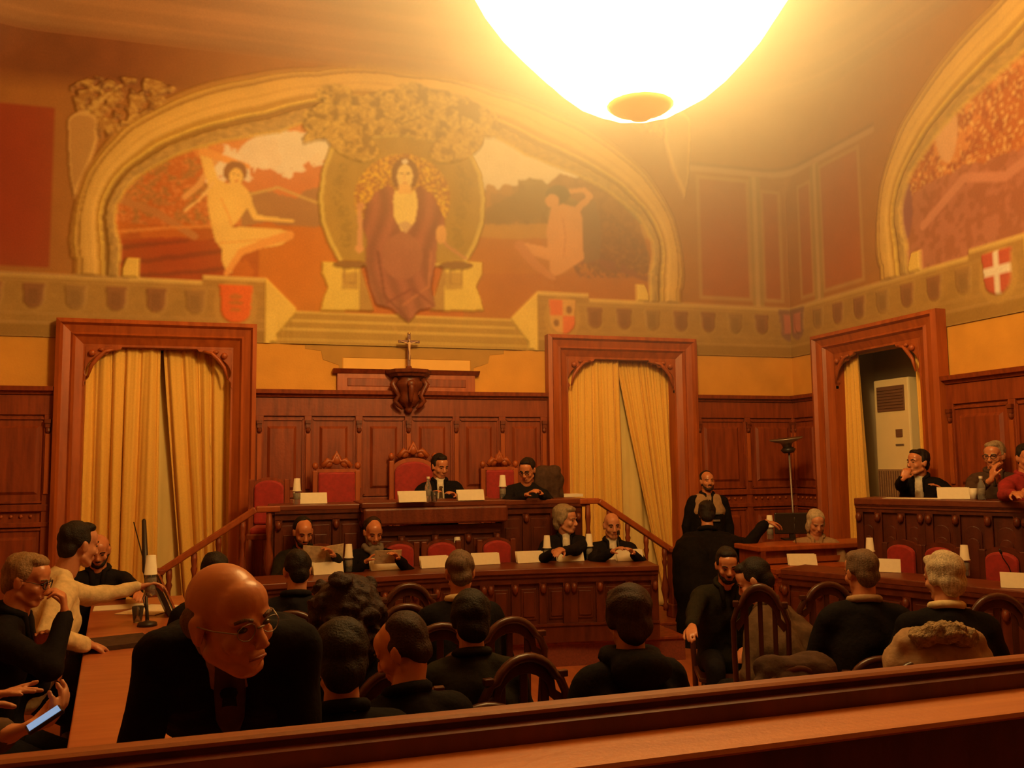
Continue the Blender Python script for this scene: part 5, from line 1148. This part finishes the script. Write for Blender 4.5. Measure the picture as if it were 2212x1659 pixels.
        for j in range(46):
            a = r.random()*6.28; zz = -.14+.28*r.random(); rr = .118*math.sqrt(max(.1, 1-((zz-.02)/.2)**2)); yy = -.03+rr*math.sin(a)
            if yy > .045 and zz < .05: continue
            he(hb, (rr*math.cos(a), yy, zz), (.032, .032, .032), 8, 6)
        amp = .010; hs = 55; hv = .011
    elif hair == 'long':
        he(hb, (0, -.030, .052), (.090, .102, .092), 20, 12); he(hb, (0, -.07, -.06), (.085, .055, .12)); amp = .006
        for x in (-1, 1): he(hb, (x*.074, -.022, -.03), (.022, .048, .09), 10, 8)
    if hb.v: remesh(hb, 'hair', hv, hmat, t, smooth_it=1, disp=amp, dscale=hs, seed=seed)
    if beard:
        q = MB(); he(q, (0, .062, -.090), (.036, .030, .032), 12, 8)
        for x in (-1, 1): q.cap(hp_(x*.064, .0, -.035), hp_(x*.03, .058, -.090), .014*k, .022*k)
        q.cap(hp_(-.024, .090, -.050), hp_(.024, .090, -.050), .007*k, .007*k, n=8); remesh(q, 'beard', .009, beard, t, smooth_it=1, disp=.003, dscale=60, seed=seed)
    if moust: MB().cap(hp_(-.022, .094, -.051), hp_(.022, .094, -.051), .0075*k, .0075*k, n=8).build('moustache', hmat, t, smooth=True)
    for x in (-1, 1):
        q = MB(); he(q, (x*.031, .082, .003), (.0125, .0085, .0062), 10, 7); q.build('eye', 'eye', t, smooth=True)
        MB().tube([hp_(x*.015, .097, .023), hp_(x*.032, .092, .028), hp_(x*.049, .078, .022)], .0042*k, n=6).build('eyebrow', hmat, t, smooth=True)
    MB().tube([hp_(-.022, .0895, -.0655), hp_(0, .0945, -.0645), hp_(.022, .0895, -.0655)], .0035*k, n=6).build('mouth', 'lip', t, smooth=True)
    if glasses:
        q = MB()
        for x in (-1, 1): q.tube([hp_(x*.032+.024*math.cos(a), .102-.006*abs(math.cos(a)), .003+.018*math.sin(a)) for a in [2*PI*j/12 for j in range(12)]], .0011*k if vox < .006 else .003*k, n=6, closed=True); q.tube([hp_(x*.056, .096, .006), hp_(x*.080, .05, .010), hp_(x*.084, -.005, .010)], .0015*k, n=6)
        q.tube([hp_(-.009, .104, .006), hp_(.009, .104, .006)], .002*k, n=6); q.build('glasses', 'black' if glasses is True else glasses, t, smooth=True)
    return t

P_ = at_d
Z = lambda px, py, z: at_z(px, py, z)
# foreground
person('bald man with rimless glasses in a dark suit bowing his head in the foreground', P_(495, 1338, 2.02), PI-.02, hair='fringe', hmat='h_mix', coat='c_black', lean=1.08, hp=.12, hy=.72, hroll=.16, neck_up=-.045, sm=9, hands=(P_(620, 1850, 2.15), P_(290, 1850, 2.1)), pole=(Vector((-.3, .2, -.3)), Vector((.3, .2, -.3))), stand=True, shirt='c_brown', tie='c_black', glasses='grey_metal', collar='c_tan', vox=.005, cvox=.012, s=.90, skin='skin_r', fat=1.22, headscale=1.22, floor=.25)
# left group
person('man in glasses and dark jacket at the left holding his hand to his mouth', P_(58, 1254, 4.05), -PI/2-.25+.25, hair='short', hmat='h_sand', coat='c_black', lean=.22, hp=.25, hy=-.15, glasses=True, vox=.0065, s=1.02, hands=(P_(90, 1400, 4.0), P_(140, 1330, 3.95)), hdir=(None, (-.12, .1, 1)), palm=(None, (-1, 0, .2)), skin='skin_r', fat=1.1, curls=(.5, 1.1))
person('dark haired man in a cream jumper leaning over the table with an arm stretched out', P_(170, 1178, 4.85), -PI/2+.35, hair='short', hmat='h_black', coat='c_cream', lean=.42, hp=.15, hy=.35, vox=.0075, hands=(P_(298, 1268, 5.35), P_(190, 1392, 4.6)), s=1.06, fat=1.35, skin='skin', curls=(.6, .5), wrinkle=.012, collar=False)
person('bald man in dark clothes sitting behind the man in the cream jumper', P_(213, 1190, 6.5), PI+.1, hair='fringe', hmat='h_black', coat='c_navy', lean=.15, hp=.35, hy=.0, beard='h_black', hands=(P_(300, 1283, 6.1), None), skin='skin_r')
person('person out of frame at lower left whose hands hold a lit phone', P_(-190, 1330, 2.35), -PI/2+.35, hair='short', hmat='h_brown', coat='c_olive', lean=.2, hp=.4, vox=.006, hands=(P_(18, 1560, 1.94), P_(22, 1592, 1.86)), hdir=((.95, .05, .32), (.95, .1, .22)), palm=((.2, -.2, -1), (0, .3, 1)), curls=(.25, .9), point=(True, False), floor=.25)
t = thing('phone', 'lit smartphone held by the hands at the lower left', 'phone', P_(97, 1555, 1.85), .3)
vv = (t.location-Vector((0, 0, EYE))).normalized(); ll = (Rt*.83+Up*.55).normalized(); ll = (ll-vv*ll.dot(vv)).normalized(); nn = ll.cross(vv); ww = (vv*.96+nn*.28).normalized(); n3 = ll.cross(ww).normalized()
PM = rotz(-.3) @ Matrix((ll, ww, n3)).transposed()
MB().box((0, 0, 0), (.074, .050, .009), PM).build('phone_case', 'black', t, bevel=.002)
for sg in (1, -1):
    if sg*n3.dot(vv) < 0: MB().box(PM @ Vector((0, 0, sg*.0048)), (.066, .044, .002), PM).build('phone_screen', 'phone_s', t)
person('person with dark hair just behind the foreground bald man', P_(463, 1237, 5.3), .1, hair='short', hmat='h_black', coat='c_black', lean=.1)
person('dark haired person in dark coat seen from behind, left of the newspaper', P_(641, 1233, 5.2), -.15, hair='short', hmat='h_black', coat='c_navy', lean=.08, hy=.35, fat=1.1)
person('person with big curly dark hair seen from behind', P_(748, 1335, 3.75), .1, hair='curly', hmat='h_brown', coat='c_black', lean=.08, s=1.02, headscale=1.2)
person('listener with dark hair and a hair clip, low beside the foreground bald man', P_(735, 1432, 2.85), .05, hair='full', hmat='h_black', coat='c_black', lean=.15, hp=.25, vox=.008)
person('listener with high bare temple turned to the left, before the arched chairs', P_(868, 1405, 3.1), .25, hair='receding', hmat='h_brown', coat='c_black', lean=.2, hp=.45, hy=.75, skin='skin_r', vox=.007)
person('short haired man with a light shirt collar seen from behind in mid audience', P_(993, 1238, 5.05), -.05, hair='short', hmat='h_mix', coat='c_black', lean=.05, collar='c_cream', skin='skin_r', fat=1.1, s=1.04)
person('woman with dark hair seen from behind in the middle of the audience', P_(1015, 1342, 3.95), 0, hair='full', hmat='h_black', coat='c_green', lean=.1)
person('big haired listener in a black coat seen from behind at right of centre', P_(1355, 1338, 3.55), .0, hair='full', hmat='h_brown', coat='c_black', lean=.05, s=1.02, fat=1.15, hood=True)
# right group
person('dark short haired man facing the camera from the audience', P_(1571, 1222, 6.1), PI-.35, hair='short', hmat='h_black', coat='c_green', lean=.35, hp=.25, hy=0, beard='h_black', skin='skin_r', hands=(None, P_(1492, 1362, 5.6)))
person('man in a brown grey coat bent forward with his back to us', P_(1630, 1255, 5.5), .55, hair='short', hmat='h_black', coat='c_olive', lean=.42, hp=.5, hy=.3, fat=1.3, wrinkle=.014, s=1.12)
person('grey haired listener with a light collar seen from behind, beside the arched chair', P_(1860, 1238, 4.75), -.35, hair='short', hmat='h_mix', coat='c_black', lean=.08, collar='c_tan', hy=.25, s=1.03, skin='skin_r')
person('white haired listener in a dark coat and pale collar seen from behind', P_(2037, 1250, 4.5), -.45, hair='full', hmat='h_white', coat='c_black', lean=.1, collar='c_cream', hy=.45, s=1.0)
# lower desk
person('balding bearded man in a dark green jacket reading a newspaper', P_(655, 1150, 8.1), PI-.1, hair='receding', hmat='h_black', coat='c_green', lean=.14, hp=.35, hy=.30, beard='h_black', hands=(P_(722, 1202, 7.85), P_(640, 1210, 7.85)), floor=LPZ, s=1.10, fat=1.3, headscale=1.02, skin='skin_r')
person('man with receding hair, black coat and grey scarf reading papers', P_(806, 1150, 8.25), PI, hair='receding', hmat='h_brown', coat='c_black', lean=.12, hp=.35, hy=.15, beard='h_mix', scarf='c_grey', hands=(P_(860, 1206, 7.95), P_(790, 1214, 7.95)), floor=LPZ, s=1.02, headscale=1.08, skin='skin_r')
person('grey haired man in a dark jacket talking to his neighbour at the lower desk', P_(1222, 1124, 8.85), PI-.3, hair='full', hmat='h_grey', coat='c_navy', lean=.14, hp=.05, hy=1.1, shirt='c_white', hands=(P_(1215, 1190, 8.35), P_(1195, 1192, 8.4)), floor=LPZ, s=1.06, headscale=1.1)
person('balding man in a dark suit and white shirt speaking into a microphone', P_(1322, 1136, 8.9), PI-.25, hair='fringe', hmat='h_black', coat='c_navy', lean=.10, hp=.1, hy=.1, shirt='c_white', hands=(P_(1368, 1195, 8.5), P_(1322, 1192, 8.45)), floor=LPZ, s=1.05, headscale=1.05)
# upper desk
person('dark haired man in a black suit and tie presiding in the middle', P_(950, 1008, 9.55), PI-.1, hair='short', hmat='h_black', coat='c_black', lean=.06, hp=.25, hy=.45, shirt='c_white', tie='c_olive', hands=(P_(985, 1072, 9.2), P_(925, 1072, 9.2)), floor=.76, s=1.05, headscale=1.05, skin='skin_r')
person('man in dark glasses and jumper leaning on the upper desk', P_(1139, 1016, 9.35), PI-.1, hair='short', hmat='h_black', coat='c_navy', lean=.22, hp=.35, hy=-.6, glasses=True, hands=(P_(1170, 1068, 9.0), P_(1135, 1070, 8.95)), floor=.76, s=1.02, headscale=1.05, skin='skin_r', collar=False, side=-.1)
# standing
person('standing bearded man in a dark jacket with a grey brown vest by the doorway', P_(1528, 1040, 10.2), PI-.2, hair='receding', hmat='h_black', coat='c_black', lean=.02, hp=-.05, beard='h_brown', stand=True, vest='c_tan', floor=0, s=1.02, skin='skin_r', coatlen=.25)
person('person in a long black coat seen from behind reaching toward the secretary desk', P_(1527, 1112, 9.3), -.45, hair='full', hmat='h_black', coat='c_black', lean=.22, hp=.35, stand=True, coatlen=.6, floor=0, s=1.2, fat=1.6, headscale=.85, hands=(None, P_(1655, 1128, 8.9)), hdir=(None, (1, .1, -.1)), pole=(None, Vector((.1, -.4, -.1))), trousers='c_black')
# secretary and right wall
person('white haired secretary behind the monitor in the corner', P_(1763, 1130, 8.85), PI-.5, hair='long', hmat='h_white', coat='c_tan', lean=.15, hp=.35, hy=.2, floor=0)
person('dark haired man in black suit holding his hand to his lips, tall right desk', P_(1983, 1000, 9.0), PI-1.0, hair='short', hmat='h_black', coat='c_black', lean=.28, hp=-.05, hy=-.55, shirt='c_white', hands=(P_(2040, 1062, 8.75), P_(1950, 1034, 8.62)), hdir=(None, (.45, -.1, .8)), palm=(None, (.7, .7, 0)), floor=.70, s=1.05, skin='skin_r', curls=(.4, 1.0), fat=1.1, headscale=1.1)
person('grey haired man with glasses and clasped hands at the tall right desk', P_(2148, 985, 8.25), PI-.4, hair='short', hmat='h_grey', coat='c_brown', lean=.10, hp=.1, hy=-.8, glasses=True, hands=(P_(2158, 1040, 7.9), P_(2142, 1036, 7.85)), hdir=((-.2, 0, .9), (.2, 0, .9)), floor=.70, s=1.03, skin='skin_r', headscale=1.1, sleeve_end=(.8, .8))
person('person in a dark red jumper cut by the right edge of the photograph', P_(2218, 990, 7.8), PI-.15, hair='short', hmat='h_black', coat='c_red', lean=.08, hp=.15, hy=-.3, floor=.70, s=1.02, skin='skin_r', hands=(P_(2215, 1062, 7.3), P_(2190, 1066, 7.3)))

# newspaper, held bottle, garments on chairs
t = thing('newspaper', 'open newspaper held up by the man in the green jacket', 'newspaper', P_(702, 1204, 7.86), .12)
for s, w in ((-1, .20), (1, .17)): MB().box((s*w/2, .01*s, .01), (w, .004, .21), rotx(.35) @ rotz(s*.25)).build('page', 'news', t)
pb = P_(325, 1262, 5.4); t = thing('water_bottle', 'water bottle with white cup held out by the cream-jumpered man', 'bottle', (pb.x, pb.y, pb.z-.07))
MB().lathe([(.03, 0), (.033, .01), (.033, .13), (.028, .15), (.014, .18), (0, .18)], n=16).build('bottle_body', 'plastic', t, smooth=True); MB().lathe([(.041, .13), (.038, .13), (.028, .245), (0, .247)], n=20).build('upturned_cup', 'cup', t, smooth=True); MB().lathe([(.034, .04), (.035, .05), (.035, .10), (.034, .11)], n=16).build('label', 'label', t)
# papers in the hands of the man with the scarf
o = MB().box((0, 0, 0), (.24, .005, .14), rotx(.5)).build('paper_sheet', 'news'); o.location = P_(838, 1203, 7.93); tag(o, 'printed sheet held by the man with the grey scarf', 'paper')
def draped(label, c, rz, m, w, h, nm='jacket', ex=None):
    t = thing(nm, label, 'garment', c, rz)
    b = MB(); b.cap((-w*.30, 0, 0), (w*.30, 0, 0), .07, .07); b.cap((-w*.42, -.01, -.06), (-w*.46, -.01, -h), .06, .045); b.cap((w*.42, -.01, -.06), (w*.46, -.01, -h), .06, .045)
    b.cap((-w*.2, -.03, -.04), (-w*.22, -.02, -h*.95), .07, .06); b.cap((w*.2, -.03, -.04), (w*.22, -.02, -h*.95), .07, .06); b.cap((0, -.03, -.04), (0, -.02, -h*.95), .07, .06)
    remesh(b, 'garment_body', .014, m, t, smooth_it=2, disp=.012, dscale=18, seed=w*10)
    if ex:
        q = MB(); q.tube([(-w*.28, -.05, .03), (-w*.12, -.08, .065), (w*.1, -.08, .065), (w*.28, -.05, .03)], .045); remesh(q, 'fur_collar', .012, ex, t, disp=.012, dscale=60)
p = P_(1183, 1025, 9.5); draped('dark brown jacket hanging on the chair back at the right of the upper desk', (p.x, p.y, p.z+.03), .2, 'c_brown', .30, .42)
p = P_(2025, 1392, 3.7); draped('tan fur-collared coat draped over a chair at the rail, lower right', (p.x, p.y, p.z), -.35, 'c_tan', .42, .5, 'coat', 'c_fur')
dup(ac, (p.x, p.y+.22, 0), -.35, 'dark chair hidden under the fur-collared coat')
p = P_(1718, 1450, 3.6); draped('dark woolly garment lying over a chair behind the rail, right of centre', (p.x, p.y, p.z), -.1, 'c_brown', .36, .4, 'garment')
dup(ac, (p.x, p.y+.22, 0), -.1, 'dark chair hidden under the woolly garment')

# seats under the people who sit
def seat_under(p, kind, lab):
    f = p.rotation_euler.z; c = p.location+rotz(f) @ Vector((0, .06, 0))
    if kind == 'aud': dup(ac, (c.x, c.y, 0), f, lab).scale = (1, .95, .84)
    else: throne(lab, (c.x, c.y, kind), f, w=.30, zt=.80, crest=False, wood='wood_d')
PP = {o['label']: o for o in COL.objects if o.name.split('.')[0] == 'person'}
for key, kind, lab in (('person with dark hair just behind', 'aud', 'chair under the person right behind the bald man in the foreground'), ('dark haired person in dark coat', 'aud', 'chair under the dark coated person left of the newspaper'),
    ('person with big curly', 'aud', 'chair under the person with big curly hair'), ('listener with dark hair and a hair clip', 'aud', 'chair under the low dark haired listener beside the bald man'), ('listener with high bare temple', 'aud', 'chair under the listener with the bare temple'),
    ('short haired man with a light shirt', 'aud', 'chair under the short haired man with the light collar'), ('woman with dark hair', 'aud', 'chair under the woman with dark hair in mid audience'), ('big haired listener', 'aud', 'chair under the black coated listener right of centre'),
    ('dark short haired man facing', 'aud', 'chair under the man who faces the camera'), ('man in a brown grey coat', 'aud', 'chair under the bent man in the brown grey coat'), ('grey haired listener with a light', 'aud', 'chair under the grey haired listener with the light collar'),
    ('white haired listener', 'aud', 'chair under the white haired listener'), ('man in glasses and dark jacket', 'aud', 'chair under the man at the left with a hand to his mouth'),
    ('bald man in dark clothes', 'aud', 'chair under the bald man behind the cream jumper'), ('white haired secretary', 'aud', 'chair under the white haired secretary'),
    ('balding bearded man', LPZ, 'red chair under the newspaper reader'), ('man with receding hair', LPZ, 'red chair under the man with the grey scarf'), ('grey haired man in a dark jacket', LPZ, 'red chair under the grey haired man at the lower desk'),
    ('balding man in a dark suit', LPZ, 'red chair under the man with the microphone'), ('dark haired man in black suit holding', .70, 'red chair under the man with his hand to his lips'), ('grey haired man with glasses', .70, 'red chair under the grey haired man with clasped hands'),
    ('person in a dark red', .70, 'red chair under the person in the dark red jumper')):
    for l, o in PP.items():
        if l.startswith(key): seat_under(o, kind, lab)
